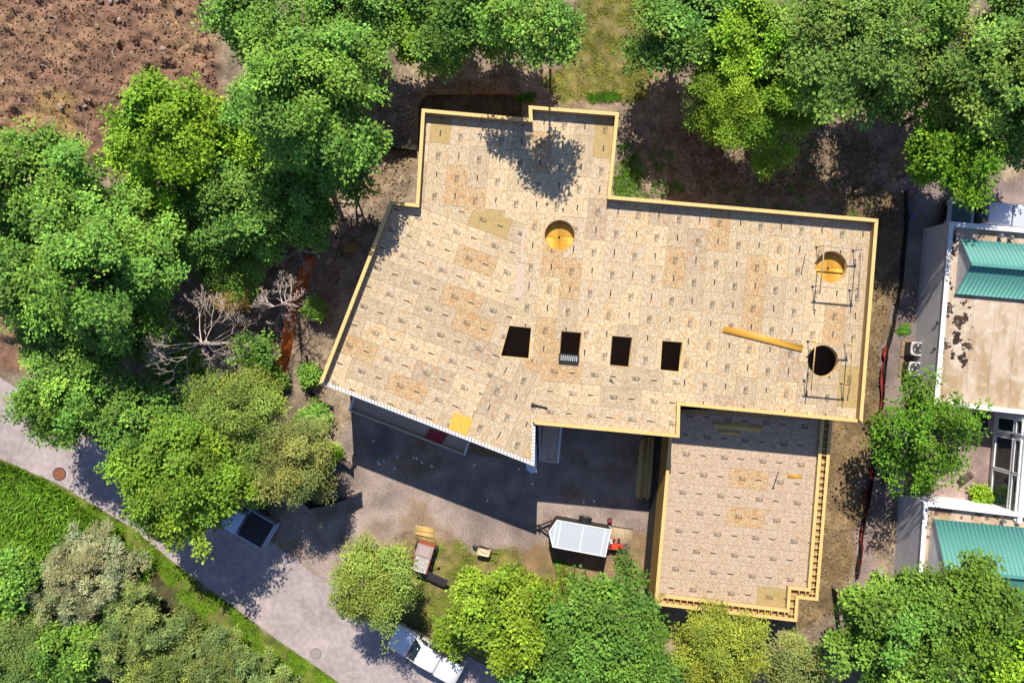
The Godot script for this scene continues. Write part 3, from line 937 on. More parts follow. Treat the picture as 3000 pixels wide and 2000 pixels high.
func scatter_on(poly: PackedVector2Array, n: int) -> Array:
	var b := Rect2(poly[0], Vector2.ZERO)
	for q in poly: b = b.expand(q)
	var out := []
	var tries := 0
	while out.size() < n and tries < n * 20:
		tries += 1
		var q := Vector2(rng.randf_range(b.position.x, b.end.x), rng.randf_range(b.position.y, b.end.y))
		if Geometry2D.is_point_in_polygon(q, poly): out.append(q)
	return out

func cover(called: String, label: String, category: String, kind: String, polys: Array, n: int, col: Color, size: float, clumpy := 0.0) -> void:
	var items := []
	var f := noise_of(called.hash() % 1000, 0.5, 3)
	for p in polys:
		for q: Vector2 in scatter_on(PackedVector2Array(p), n):
			if clumpy > 0.0 and f.get_noise_2d(q.x, q.y) < clumpy - 0.35: continue
			if Geometry2D.is_point_in_polygon(q, road_poly): continue
			var v := rng.randf_range(0.65, 1.35) * (1 + f.get_noise_2d(q.x * 2 + 40, q.y * 2) * 0.6)
			var up := (Vector3.UP + rand_dir() * 0.3).normalized()
			items.append([Vector3(q.x, ground_height(q.x, q.y, zone_at(q.x, q.y)) - 0.01, q.y), up, size * rng.randf_range(0.7, 1.3), Color(col.r * v * rng.randf_range(0.85, 1.2), col.g * v, col.b * v)])
	var o := cloud_of(called, kind, items, self)
	tag(o, label, category, "", "stuff")

func make_plants() -> void:
	var maple := Color(0.138, 0.285, 0.040)
	var fresh := Color(0.178, 0.345, 0.020)
	var deep := Color(0.118, 0.245, 0.038)
	var lime := Color(0.20, 0.28, 0.05)
	var olive := Color(0.20, 0.24, 0.065)
	var spruce := Color(0.145, 0.205, 0.058)
	var silver := Color(0.27, 0.30, 0.16)
	# the woods west of the house
	tree("maple_tree", "tall mid-green maple spreading beside the northwest corner of the decked roof", Vector3(-11.100, 10, -13.505), 4.440, "broad", maple, "", 1.1, 0.8, "tree", Vector2(-3.2, -2.0))
	tree("maple_tree", "high maple crown whose leaf shadow touches the wing's upper deck corner", Vector3(-8.285, 10.5, -10.494), 1.734, "broad", maple, "", 0.55, 0.8, "tree", Vector2(-4.0, -3.0))
	tree("maple_tree", "bright green maple at the lower edge of the red-brown cleared soil", Vector3(-20.250, 6.5, -11.745), 3.848, "broad", fresh, "", 1.1)
	tree("maple_tree", "maple with pale dead twigs showing, below the yellow rock in the clearing", Vector3(-27.800, 7, -8.800), 4.100, "broad", maple, "", 1.05)
	tree("maple_tree", "broad maple with dense rounded leaf bunches west of the bleached bare tree", Vector3(-23.503, 7.5, -3.950), 4.938, "broad", maple, "", 1.1)
	tree("maple_tree", "maple at the woods edge beside the small patch of bare red soil", Vector3(-29.160, 6.5, -4.050), 3.341, "broad", deep)
	tree("young_tree", "plain green tree between the tall maple and the orange fence", Vector3(-17.010, 5, -7.980), 3.150, "broad", deep)
	tree("young_tree", "small green tree beside the grey stones west of the wing", Vector3(-13.760, 4, -9.460), 2.365, "broad", deep)
	tree("young_tree", "leafy young maple filling the ground under the tall maple by the roof", Vector3(-10.815, 5, -10.710), 2.205, "broad", maple)
	tree("young_tree", "leafy young maple beside the rubble heap west of the roof", Vector3(-12.792, 4, -7.740), 1.827, "broad", maple)
	tree("young_tree", "bright young tree under the tall maple at the edge of cleared soil", Vector3(-17.010, 5, -12.180), 2.310, "broad", fresh)
	tree("young_tree", "green tree leaning over the top end of the orange fence", Vector3(-15.986, 3.5, -6.742), 1.958, "broad", maple)
	tree("maple_tree", "maple with branches hanging over the road's upper bend", Vector3(-27.598, 5.5, 3.528), 2.905, "broad", maple, "", 0.8)
	tree("maple_tree", "low branch-heavy maple beside the road above the manhole", Vector3(-26.670, 5, 1.260), 2.520, "broad", deep, "", 0.7)
	tree("linden_tree", "dense linden with yellow-tipped leaves overhanging the dark-bedded pickup", Vector3(-19.783, 6, 8.303), 3.998, "broad", Color(0.150, 0.263, 0.022), "", 1.15)
	tree("linden_tree", "lesser linden between the bare tree and the road", Vector3(-22.950, 4.5, 5.100), 2.975, "broad", deep, "", 0.9)
	tree("locust_tree", "yellow-green fine-leaved tree at the foot of the orange fence", Vector3(-16.905, 5, 4.095), 2.730, "fine", lime, "", 2.0)
	tree("locust_tree", "thin olive tree by the black plastic fence corner", Vector3(-13.600, 4.5, 7.438), 2.869, "fine", olive, "", 1.6)
	tree("locust_tree", "mid-green fine-leaved tree between the linden and the black fence", Vector3(-17.213, 4.5, 8.288), 2.763, "fine", Color(0.13, 0.22, 0.04), "", 1.8)
	tree("locust_tree", "low olive tree bough across the roof of the dark-bedded pickup", Vector3(-19.447, 3.2, 10.118), 1.423, "fine", Color(0.13, 0.22, 0.04), "", 1.8)
	tree("young_tree", "green sapling growing against the middle of the orange fence", Vector3(-17.024, 2.2, 0.672), 1.568, "broad", deep, "", 0.6)
	tree("young_tree", "dark sapling among the bare twigs beside the orange fence", Vector3(-18.040, 3, -4.400), 2.200, "fine", deep, "", 1.6)
	tree("young_tree", "low tree behind the bleached bare tree's crown", Vector3(-22.050, 2, 1.800), 1.800, "broad", deep)
	bush("shrub", "bright shrub growing through the lower end of the orange fence", Vector3(-13.715, 0.9, 2.190), 0.553, "broad", maple, "", 0.5)
	bush("shrub", "leafy shrub west of the orange fence's lowest panel", Vector3(-16.366, 0.9, 2.536), 1.153, "broad", maple)
	bush("shrub", "shrub between the orange fence and the muddy strip by the wing", Vector3(-13.323, 0.9, -2.190), 0.553, "broad", maple, "", 0.5)
	bush("shrub", "round shrub at the edge of the mud south of the orange fence", Vector3(-13.745, 0.8, 5.429), 1.155, "broad", maple)
	bush("shrub", "shrub with bright leaves beside the curled fence end in the yard", Vector3(-12.590, 0.8, 7.739), 0.808, "broad", fresh)
	bare_tree("bare_tree", "bleached leafless tree with tangled white branches in the woods", Vector3(-19.100, 7, 0.100), 3.400, 9.0, M.bare, 15)
	bare_tree("bare_tree", "small grey leafless tree beside the orange fence", Vector3(-14.769, 4.5, -2.444), 2.125, 5.6, M.bare, 10)
	bare_tree("bare_tree", "half-dead twiggy grey tree above the top of the orange fence", Vector3(-14.016, 3.2, -6.132), 1.861, 4.0, M.bare, 6)
	tree("young_tree", "small tree with rusty orange leaves behind the bleached bare tree", Vector3(-17.958, 3.2, -2.847), 0.985, "fine", Color(0.26, 0.17, 0.05), "", 1.0)
	for k in 9:
		var q: Array = [[Vector3(-19.565, 4, -9.460), 2.580], [Vector3(-23.220, 4, -8.170), 2.580], [Vector3(-27.520, 4, -7.740), 2.580], [Vector3(-20.210, 4, -6.450), 2.365], [Vector3(-23.320, 3, -0.880), 2.420], [Vector3(-29.797, 3.5, -0.435), 2.175], [Vector3(-19.580, 3, 4.400), 2.200], [Vector3(-12.255, 4, -18.920), 2.580], [Vector3(-15.910, 4, -10.320), 2.150]][k]
		tree("understory_tree", "low understory tree filling a gap between the maples", q[0], q[1], "broad", deep * rng.randf_range(0.85, 1.25), "understory trees among the maples", 0.9)
	for k in 5:
		var q: Array = [[Vector3(17.845, 4, -16.555), 2.580], [Vector3(24.510, 4, -16.340), 2.365], [Vector3(19.320, 5, -19.740), 2.730], [Vector3(27.520, 4, -16.555), 2.150], [Vector3(30.660, 5, -19.320), 2.520]][k]
		tree("understory_tree", "low understory tree under the oaks", q[0], q[1], "broad", deep * rng.randf_range(0.85, 1.25), "understory trees under the oaks", 0.9)
	# along the top
	tree("maple_tree", "tall maple throwing its shadow on the roof, above the pond-like hollow", Vector3(1.960, 12, -15.610), 1.837, "broad", maple, "", 0.4, 1.0, "tree", Vector2(0.3, -5.0))
	tree("maple_tree", "slender maple whose smaller shadow lies on the north roof block", Vector3(-0.390, 11.5, -16.649), 1.420, "broad", maple, "", 0.4, 0.9, "tree", Vector2(-0.3, -4.0))
	tree("maple_tree", "dark maple north of the grey hollow by the roof", Vector3(-3.570, 5, -20.370), 3.990, "broad", deep)
	tree("maple_tree", "bright maple bough tip between two dark maples north of the hollow", Vector3(-5.885, 4.2, -19.153), 2.033, "broad", fresh)
	tree("maple_tree", "stout maple between the tall maple and the cleared soil, far side", Vector3(-9.870, 5, -20.160), 3.360, "broad", deep)
	tree("maple_tree", "mid-green maple crowning the far corner of the cleared soil", Vector3(-15.795, 6.5, -19.035), 2.430, "broad", maple)
	tree("maple_tree", "maple overhanging the mown grass strip from its west edge", Vector3(-0.410, 6, -20.500), 3.485, "broad", maple)
	tree("oak_tree", "wide grey-green oak over the shaded ground northeast of the house", Vector3(18.865, 8.5, -16.555), 5.005, "broad", Color(0.145, 0.265, 0.045), "", 0.85)
	tree("oak_tree", "dark oak on the east side of the mown grass strip", Vector3(10.998, 5.5, -19.505), 3.839, "broad", deep)
	tree("maple_tree", "yellow-bright young maple standing in front of the dark oaks", Vector3(14.145, 6, -14.350), 3.587, "fine", Color(0.17, 0.30, 0.02), "", 2.0)
	tree("maple_tree", "fresh green tree joining the bright young maple and the wide oak", Vector3(13.825, 7.5, -17.578), 2.567, "broad", fresh)
	tree("willow_tree", "olive fine-leaved tree leaning from the bright young maple", Vector3(12.180, 5, -14.490), 2.100, "fine", olive, "", 1.8)
	tree("oak_tree", "pale-tipped oak with grey boughs north of the parked van", Vector3(27.105, 8, -15.210), 3.607, "broad", Color(0.145, 0.255, 0.041), "", 0.75)
	tree("walnut_tree", "bright long-leaved tree overhanging the parked van", Vector3(26.650, 6, -11.480), 3.075, "broad", Color(0.131, 0.291, 0.015), "", 1.05)
	tree("oak_tree", "stout oak at the corner beyond the parked van", Vector3(30.545, 6, -13.735), 3.075, "broad", deep)
	tree("oak_tree", "dark oak behind the pale-tipped oak", Vector3(24.400, 7, -19.600), 3.000, "broad", deep)
	# east and south
	tree("courtyard_tree", "thin-crowned tree over the courtyard wall of the white building", Vector3(25.606, 4.5, 5.631), 3.825, "broad", Color(0.088, 0.202, 0.012), "", 0.2)
	bush("shrub", "small round bush against the white wall in the courtyard", Vector3(32.085, 0.5, 10.625), 0.511, "broad", fresh)
	bush("hedge", "clipped hedge in the planter by the courtyard wall", Vector3(27.548, 0.7, 9.260), 1.157, "fine", Color(0.10, 0.19, 0.02), "", 2.0)
	tree("oak_tree", "large oak spreading over the corner of the white building", Vector3(22.400, 7, 17.000), 4.100, "broad", Color(0.110, 0.224, 0.030), "", 1.0)
	tree("oak_tree", "open-branched oak across the second green roof", Vector3(27.200, 7, 15.800), 3.400, "broad", Color(0.100, 0.202, 0.022), "", 0.8)
	tree("oak_tree", "bright oak beyond the white building's far corner", Vector3(29.200, 7, 19.200), 3.000, "broad", fresh)
	tree("young_tree", "yellow-green loose tree at the south wall of the garage", Vector3(12.658, 5.5, 18.883), 3.112, "fine", Color(0.21, 0.27, 0.035), "", 1.7)
	tree("young_tree", "thin tree behind the loose yellow-green one, near the muddy track", Vector3(17.638, 4.5, 20.400), 2.337, "fine", olive, "", 1.5)
	tree("maple_tree", "deep green maple between the cargo trailer and the garage corner", Vector3(5.740, 6, 17.835), 4.407, "broad", Color(0.094, 0.207, 0.030), "", 1.15)
	tree("linden_tree", "bushy linden beside the white pickup", Vector3(-0.623, 5.5, 16.496), 3.424, "broad", Color(0.169, 0.274, 0.022), "", 1.15)
	tree("locust_tree", "pale yellow-green tree over the rusty machine", Vector3(-8.610, 5, 14.805), 2.940, "fine", lime, "", 1.6)
	tree("linden_tree", "low linden bough by the pickup's rear", Vector3(-3.782, 2.5, 18.912), 1.558, "broad", Color(0.163, 0.280, 0.022))
	tree("linden_tree", "linden growing behind the bushy one, toward the garage", Vector3(1.260, 5, 19.530), 2.520, "broad", maple)
	# below the road
	tree("juniper_tree", "silver-green juniper above the grassy road verge", Vector3(-27.787, 2, 15.075), 3.150, "needle", silver, "", 1.5, 0.75)
	tree("juniper_tree", "dusty silver juniper touching the ground cover bed", Vector3(-29.510, 1.6, 17.706), 2.497, "needle", Color(0.2, 0.25, 0.12), "", 1.5, 0.75)
	for k in 7:
		var q: Array = [[Vector3(-24.918, 1.9, 18.378), 2.481], [Vector3(-23.001, 1.9, 20.070), 2.819], [Vector3(-25.256, 1.9, 20.295), 2.481], [Vector3(-19.957, 1.9, 20.971), 2.481], [Vector3(-17.927, 1.9, 22.212), 2.368], [Vector3(-19.844, 1.9, 22.325), 2.706], [Vector3(-15.447, 1.9, 23.565), 1.804]][k]
		tree("spruce_tree", "dark green spruce in the dense row below the road verge", q[0], q[1], "needle", spruce * rng.randf_range(0.85, 1.2), "spruces below the road verge", 1.5, 0.8)
	tree("young_tree", "bright green broad-leaved tree among the spruces", Vector3(-28.925, 2.5, 20.247), 2.447, "broad", maple)
	tree("young_tree", "yellow-tipped fine-leaved tree wedged behind the row of spruces", Vector3(-22.918, 2.5, 22.027), 2.225, "fine", lime, "", 1.8)
	tree("young_tree", "light green tree growing out of the ground cover bed", Vector3(-32.707, 2.5, 15.352), 2.114, "broad", maple)
	tree("young_tree", "soft green tree beside the silver junipers", Vector3(-32.040, 2.5, 20.692), 2.670, "fine", Color(0.12, 0.2, 0.05), "", 1.8)
	# low growth
	cover("ground_cover", "dense spiky bright green ground cover below the road verge", "plants", "frond", [[Vector2(-38.775, 7.755), Vector2(-35.250, 8.648), Vector2(-33.370, 9.212), Vector2(-30.550, 11.045), Vector2(-27.495, 13.395), Vector2(-25.145, 15.980), Vector2(-28.200, 18.800), Vector2(-38.775, 18.800)]], 3400, Color(0.11, 0.235, 0.014), 1.6)
	cover("verge_grass", "bright mown grass along the lower road edge", "grass", "tuft", [[Vector2(-38.775, 6.345), Vector2(-35.250, 8.107), Vector2(-31.255, 9.870), Vector2(-26.203, 12.878), Vector2(-23.500, 15.087), Vector2(-20.210, 17.555), Vector2(-16.215, 20.492), Vector2(-11.750, 23.617), Vector2(-14.100, 24.440), Vector2(-18.330, 22.325), Vector2(-21.150, 20.210), Vector2(-22.560, 18.565), Vector2(-23.970, 16.215), Vector2(-27.025, 13.630), Vector2(-30.550, 11.045), Vector2(-33.370, 9.165), Vector2(-35.250, 8.578), Vector2(-38.775, 7.050)]], 9000, Color(0.16, 0.30, 0.018), 0.95, 0.2)
	cover("strip_grass", "sunlit yellow-green grass strip between the dark trees", "grass", "tuft", [[Vector2(4.465, -25.850), Vector2(11.750, -25.850), Vector2(10.575, -22.090), Vector2(10.105, -19.035), Vector2(9.400, -17.155), Vector2(8.225, -16.450), Vector2(4.700, -16.567), Vector2(2.585, -16.802), Vector2(2.350, -17.860), Vector2(4.230, -19.505)]], 5200, Color(0.30, 0.33, 0.06), 1.0, 0.25)
	cover("bank_grass", "tufts of vivid grass on the bank north of the roof", "grass", "tuft", [[Vector2(5.170, -16.920), Vector2(7.285, -17.108), Vector2(7.520, -16.638), Vector2(5.405, -16.450)], [Vector2(-0.705, -16.802), Vector2(1.645, -17.038), Vector2(1.410, -16.450), Vector2(-0.470, -16.450)], [Vector2(7.050, -12.220), Vector2(8.695, -12.925), Vector2(8.930, -10.340), Vector2(7.755, -9.635), Vector2(6.933, -10.340)]], 420, Color(0.10, 0.26, 0.02), 1.2)
	cover("yard_grass", "patchy grass by the rusty machine and behind the trailer", "grass", "tuft", [[Vector2(-7.755, 14.100), Vector2(-4.935, 13.865), Vector2(-0.470, 14.335), Vector2(0.705, 15.275), Vector2(1.175, 18.330), Vector2(0.000, 20.680), Vector2(-6.110, 19.975)], [Vector2(3.055, 15.275), Vector2(4.700, 15.275), Vector2(4.700, 17.625), Vector2(3.290, 17.860)]], 3200, Color(0.20, 0.28, 0.035), 1.0, 0.3)
	cover("weeds", "scattered low green weeds on the bare ground", "plants", "weed", [[Vector2(7.050, -13.630), Vector2(11.750, -13.160), Vector2(11.985, -8.930), Vector2(7.050, -9.635)], [Vector2(14.100, -14.100), Vector2(23.500, -13.630), Vector2(25.850, -8.460), Vector2(14.100, -9.400)], [Vector2(25.850, -1.410), Vector2(27.965, -0.940), Vector2(27.495, 0.235), Vector2(25.615, 0.235)], [Vector2(2.820, 15.040), Vector2(4.935, 15.275), Vector2(4.700, 17.860), Vector2(3.055, 17.390)]], 240, Color(0.08, 0.2, 0.018), 1.2, 0.35)
	cover("soil_clods", "loose clods, chips and roots strewn over the cleared red-brown soil", "soil", "clod", [[Vector2(-36.660, -24.910), Vector2(-21.150, -24.910), Vector2(-19.975, -17.625), Vector2(-22.090, -15.275), Vector2(-28.435, -14.100), Vector2(-28.670, -13.160), Vector2(-36.660, -13.395)]], 4200, Color(0.43, 0.26, 0.17), 0.06)
	cover("mud_clods", "churned clods of mud along the track east of the house", "soil", "clod", [[Vector2(22.090, -8.460), Vector2(26.320, -9.400), Vector2(26.790, -4.700), Vector2(25.615, 0.000), Vector2(24.910, 5.875), Vector2(24.205, 11.750), Vector2(23.030, 17.625), Vector2(21.150, 23.030), Vector2(18.800, 23.030), Vector2(20.210, 16.450), Vector2(21.855, 7.050), Vector2(23.030, 0.000)], [Vector2(11.750, -14.570), Vector2(24.910, -13.630), Vector2(25.850, -10.340), Vector2(12.925, -9.870)]], 2600, Color(0.34, 0.25, 0.13), 0.055)
	cover("gravel_stones", "pale stones strewn over the gravel yard", "gravel", "clod", [[Vector2(-10.810, 9.400), Vector2(2.350, 14.100), Vector2(0.470, 14.382), Vector2(-3.995, 14.100), Vector2(-7.050, 12.807), Vector2(-9.165, 14.335), Vector2(-11.280, 16.450), Vector2(-15.040, 15.275), Vector2(-16.450, 13.395), Vector2(-13.395, 11.045)], [Vector2(1.880, 11.280), Vector2(9.518, 12.220), Vector2(9.400, 17.860), Vector2(7.050, 16.450), Vector2(1.410, 13.630)]], 1700, Color(0.62, 0.53, 0.47), 0.032)
	cover("leaf_litter", "dry leaf litter and chips on the shaded ground by the woods", "litter", "clod", [[Vector2(-11.750, -12.220), Vector2(-9.400, -16.450), Vector2(0.000, -18.800), Vector2(0.940, -16.685), Vector2(-6.580, -15.980), Vector2(-7.050, -10.340), Vector2(-10.340, -7.050), Vector2(-12.690, -2.350)], [Vector2(7.990, -14.570), Vector2(21.150, -16.450), Vector2(25.850, -13.630), Vector2(23.500, -10.340), Vector2(8.225, -10.340)]], 2200, Color(0.30, 0.22, 0.13), 0.05)

# ---------------------------------------------------------------- vehicles
func ring_of(x: float, w: float, y0: float, y1: float, r: float, wtop := -1.0) -> PackedVector3Array:
	# a rounded section across a vehicle
	var wt := w if wtop < 0 else wtop
	var p := PackedVector3Array([Vector3(x, y0, -w)])
	for i in 5:
		var a := PI / 2 * i / 4
		p.append(Vector3(x, y1 - r + r * sin(a), -wt + r - r * cos(a)))
	for i in 5:
		var a := PI / 2 * (4 - i) / 4
		p.append(Vector3(x, y1 - r + r * sin(a), wt - r + r * cos(a)))
	p.append(Vector3(x, y0, w))
	return p

func loft(rings: Array) -> ArrayMesh:
	var st := new_st()
	st.set_smooth_group(1)
	for k in rings.size() - 1:
		var a: PackedVector3Array = rings[k]
		var b: PackedVector3Array = rings[k + 1]
		for i in a.size():
			var j := (i + 1) % a.size()
			quad(st, a[i], b[i], b[j], a[j])
	st.set_smooth_group(-1)
	for e: PackedVector3Array in [rings[0], rings[rings.size() - 1]]:
		for i in range(1, e.size() - 1):
			for q: Vector3 in [e[0], e[i], e[i + 1]]: st.add_vertex(q)
	st.generate_normals()
	return st.commit()

func slab4(a: Vector3, b: Vector3, c: Vector3, d: Vector3, t: float) -> ArrayMesh:
	# a thin plate through four corners, t thick outwards
	var n := (c - a).cross(d - b).normalized() * t
	var st := new_st()
	quad(st, a + n, b + n, c + n, d + n)
	quad(st, d - n, c - n, b - n, a - n)
	var p := [a, b, c, d]
	for i in 4:
		var j := (i + 1) % 4
		quad(st, p[i] + n, p[i] - n, p[j] - n, p[j] + n)
	return done(st)

func wheel(t: Node3D, at: Vector3, r: float, w: float, turn := 0.0) -> void:
	var st := new_st()
	var prof := [[r * 0.62, -w / 2], [r * 0.9, -w / 2], [r, -w * 0.36], [r, w * 0.36], [r * 0.9, w / 2], [r * 0.62, w / 2]]
	for i in 20:
		for k in prof.size() - 1:
			var q := []
			for e: Array in [[i, k], [i + 1, k], [i + 1, k + 1], [i, k + 1]]:
				var a: float = TAU * e[0] / 20.0
				q.append(Vector3(cos(a) * prof[e[1]][0], sin(a) * prof[e[1]][0], prof[e[1]][1]))
			quad(st, q[0], q[1], q[2], q[3])
	var o := part("wheel", done(st), M.rubber, t, Transform3D(Basis(Vector3.UP, turn), at))
	var s2 := new_st()
	add_tube(s2, Vector3(0, 0, -w * 0.42), Vector3(0, 0, w * 0.42), r * 0.63, 16)
	add_tube(s2, Vector3(0, 0, -w * 0.47), Vector3(0, 0, w * 0.47), r * 0.2, 10)
	part("rim", s2.commit(), M.steel, o)

func pickup(label: String, at: Vector3, dir: Vector2, scale: float, paint: Material, hood: Material, topper: bool) -> void:
	var t := thing("pickup_truck", label, "pickup truck", at, atan2(-dir.y, dir.x))
	t.scale = Vector3.ONE * scale
	part("body", loft([ring_of(2.96, 0.80, 0.5, 0.90, 0.1), ring_of(2.86, 0.93, 0.42, 1.02, 0.12), ring_of(2.5, 0.98, 0.4, 1.07, 0.12), ring_of(1.4, 0.99, 0.4, 1.14, 0.1), ring_of(1.2, 0.99, 0.4, 1.16, 0.08), ring_of(-2.8, 0.99, 0.42, 1.16, 0.06), ring_of(-3.0, 0.96, 0.45, 1.14, 0.06)]), paint, t)
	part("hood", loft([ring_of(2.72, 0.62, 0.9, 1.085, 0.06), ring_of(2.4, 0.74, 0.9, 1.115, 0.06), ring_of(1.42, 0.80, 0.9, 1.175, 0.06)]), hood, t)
	part("cab", loft([ring_of(1.36, 0.93, 1.12, 1.2, 0.03, 0.88), ring_of(0.62, 0.94, 1.12, 1.80, 0.12, 0.76), ring_of(0.1, 0.94, 1.12, 1.86, 0.14, 0.78), ring_of(-0.85, 0.94, 1.12, 1.85, 0.14, 0.78), ring_of(-1.08, 0.94, 1.12, 1.72, 0.12, 0.78)]), paint, t)
	part("windshield", slab4(Vector3(1.27, 1.27, 0.78), Vector3(1.27, 1.27, -0.78), Vector3(0.62, 1.805, -0.62), Vector3(0.62, 1.805, 0.62), 0.012), M.glass, t)
	for s in [-1.0, 1.0]:
		part("side_window", slab4(Vector3(0.98, 1.24, s * 0.925), Vector3(0.22, 1.24, s * 0.93), Vector3(0.22, 1.66, s * 0.835), Vector3(0.56, 1.62, s * 0.84), 0.012), M.glass, t)
		part("side_window", slab4(Vector3(0.12, 1.24, s * 0.93), Vector3(-0.82, 1.24, s * 0.93), Vector3(-0.78, 1.66, s * 0.835), Vector3(0.12, 1.66, s * 0.835), 0.012), M.glass, t)
		var st := new_st()
		add_box(st, Vector3(0.12, 0.18, 0.24), Vector3(0.98, 1.25, s * 1.1))
		add_box(st, Vector3(0.06, 0.06, 0.14), Vector3(1.0, 1.2, s * 0.98))
		part("mirror", st.commit(), M.black, t)
		part("headlight", slab4(Vector3(2.93, 0.78, s * 0.62), Vector3(2.93, 0.93, s * 0.62), Vector3(2.84, 0.98, s * 0.9), Vector3(2.84, 0.80, s * 0.92), 0.02), M.white, t)
		var tl := new_st()
		add_box(tl, Vector3(0.08, 0.4, 0.14), Vector3(-2.97, 0.9, s * 0.88))
		part("taillight", tl.commit(), M.red, t)
		for x: float in [1.95, -1.85]:
			wheel(t, Vector3(x, 0.4, s * 0.87), 0.4, 0.27)
		for hx: float in [0.3, -0.72]:
			var dh := new_st()
			add_box(dh, Vector3(0.2, 0.04, 0.03), Vector3(hx, 1.06, s * 1.0))
			part("door_handle", dh.commit(), M.black, t)
		var seam := new_st()
		for sx: float in [1.1, 0.16, -0.9]: add_box(seam, Vector3(0.015, 0.6, 0.006), Vector3(sx, 0.8, s * 0.992))
		part("door_seam", seam.commit(), M.black, t)
	var gr := new_st()
	add_box(gr, Vector3(0.06, 0.24, 1.1), Vector3(2.945, 0.78, 0))
	part("grille", gr.commit(), M.black, t)
	part("front_bumper", loft([ring_of(3.08, 0.82, 0.42, 0.62, 0.05), ring_of(2.84, 1.0, 0.42, 0.66, 0.05)]), M.black_matt, t)
	part("rear_bumper", loft([ring_of(-2.96, 0.98, 0.42, 0.6, 0.04), ring_of(-3.16, 0.94, 0.44, 0.6, 0.04)]), M.steel, t)
	if topper:
		part("bed_topper", loft([ring_of(-1.14, 0.95, 1.17, 1.80, 0.12, 0.80), ring_of(-1.3, 0.95, 1.17, 1.90, 0.12, 0.82), ring_of(-2.7, 0.95, 1.17, 1.90, 0.12, 0.82), ring_of(-2.98, 0.93, 1.17, 1.66, 0.12, 0.80)]), paint, t)
		for s in [-1.0, 1.0]:
			part("topper_window", slab4(Vector3(-1.45, 1.3, s * 0.93), Vector3(-2.65, 1.3, s * 0.93), Vector3(-2.6, 1.66, s * 0.878), Vector3(-1.5, 1.66, s * 0.878), 0.012), M.glass, t)
		part("rear_window", slab4(Vector3(-2.99, 1.3, -0.7), Vector3(-2.99, 1.3, 0.7), Vector3(-2.97, 1.6, 0.68), Vector3(-2.97, 1.6, -0.68), 0.012), M.glass, t)
	else:
		part("rear_window", slab4(Vector3(-1.1, 1.26, -0.7), Vector3(-1.1, 1.26, 0.7), Vector3(-1.09, 1.62, 0.66), Vector3(-1.09, 1.62, -0.66), 0.012), M.glass, t)
		for k in 4:
			part("bed_cover_panel", loft([ring_of(-1.14 - k * 0.455, 0.9, 1.1, 1.2, 0.03), ring_of(-1.58 - k * 0.455, 0.9, 1.1, 1.2, 0.03)]), M.black_matt, t)

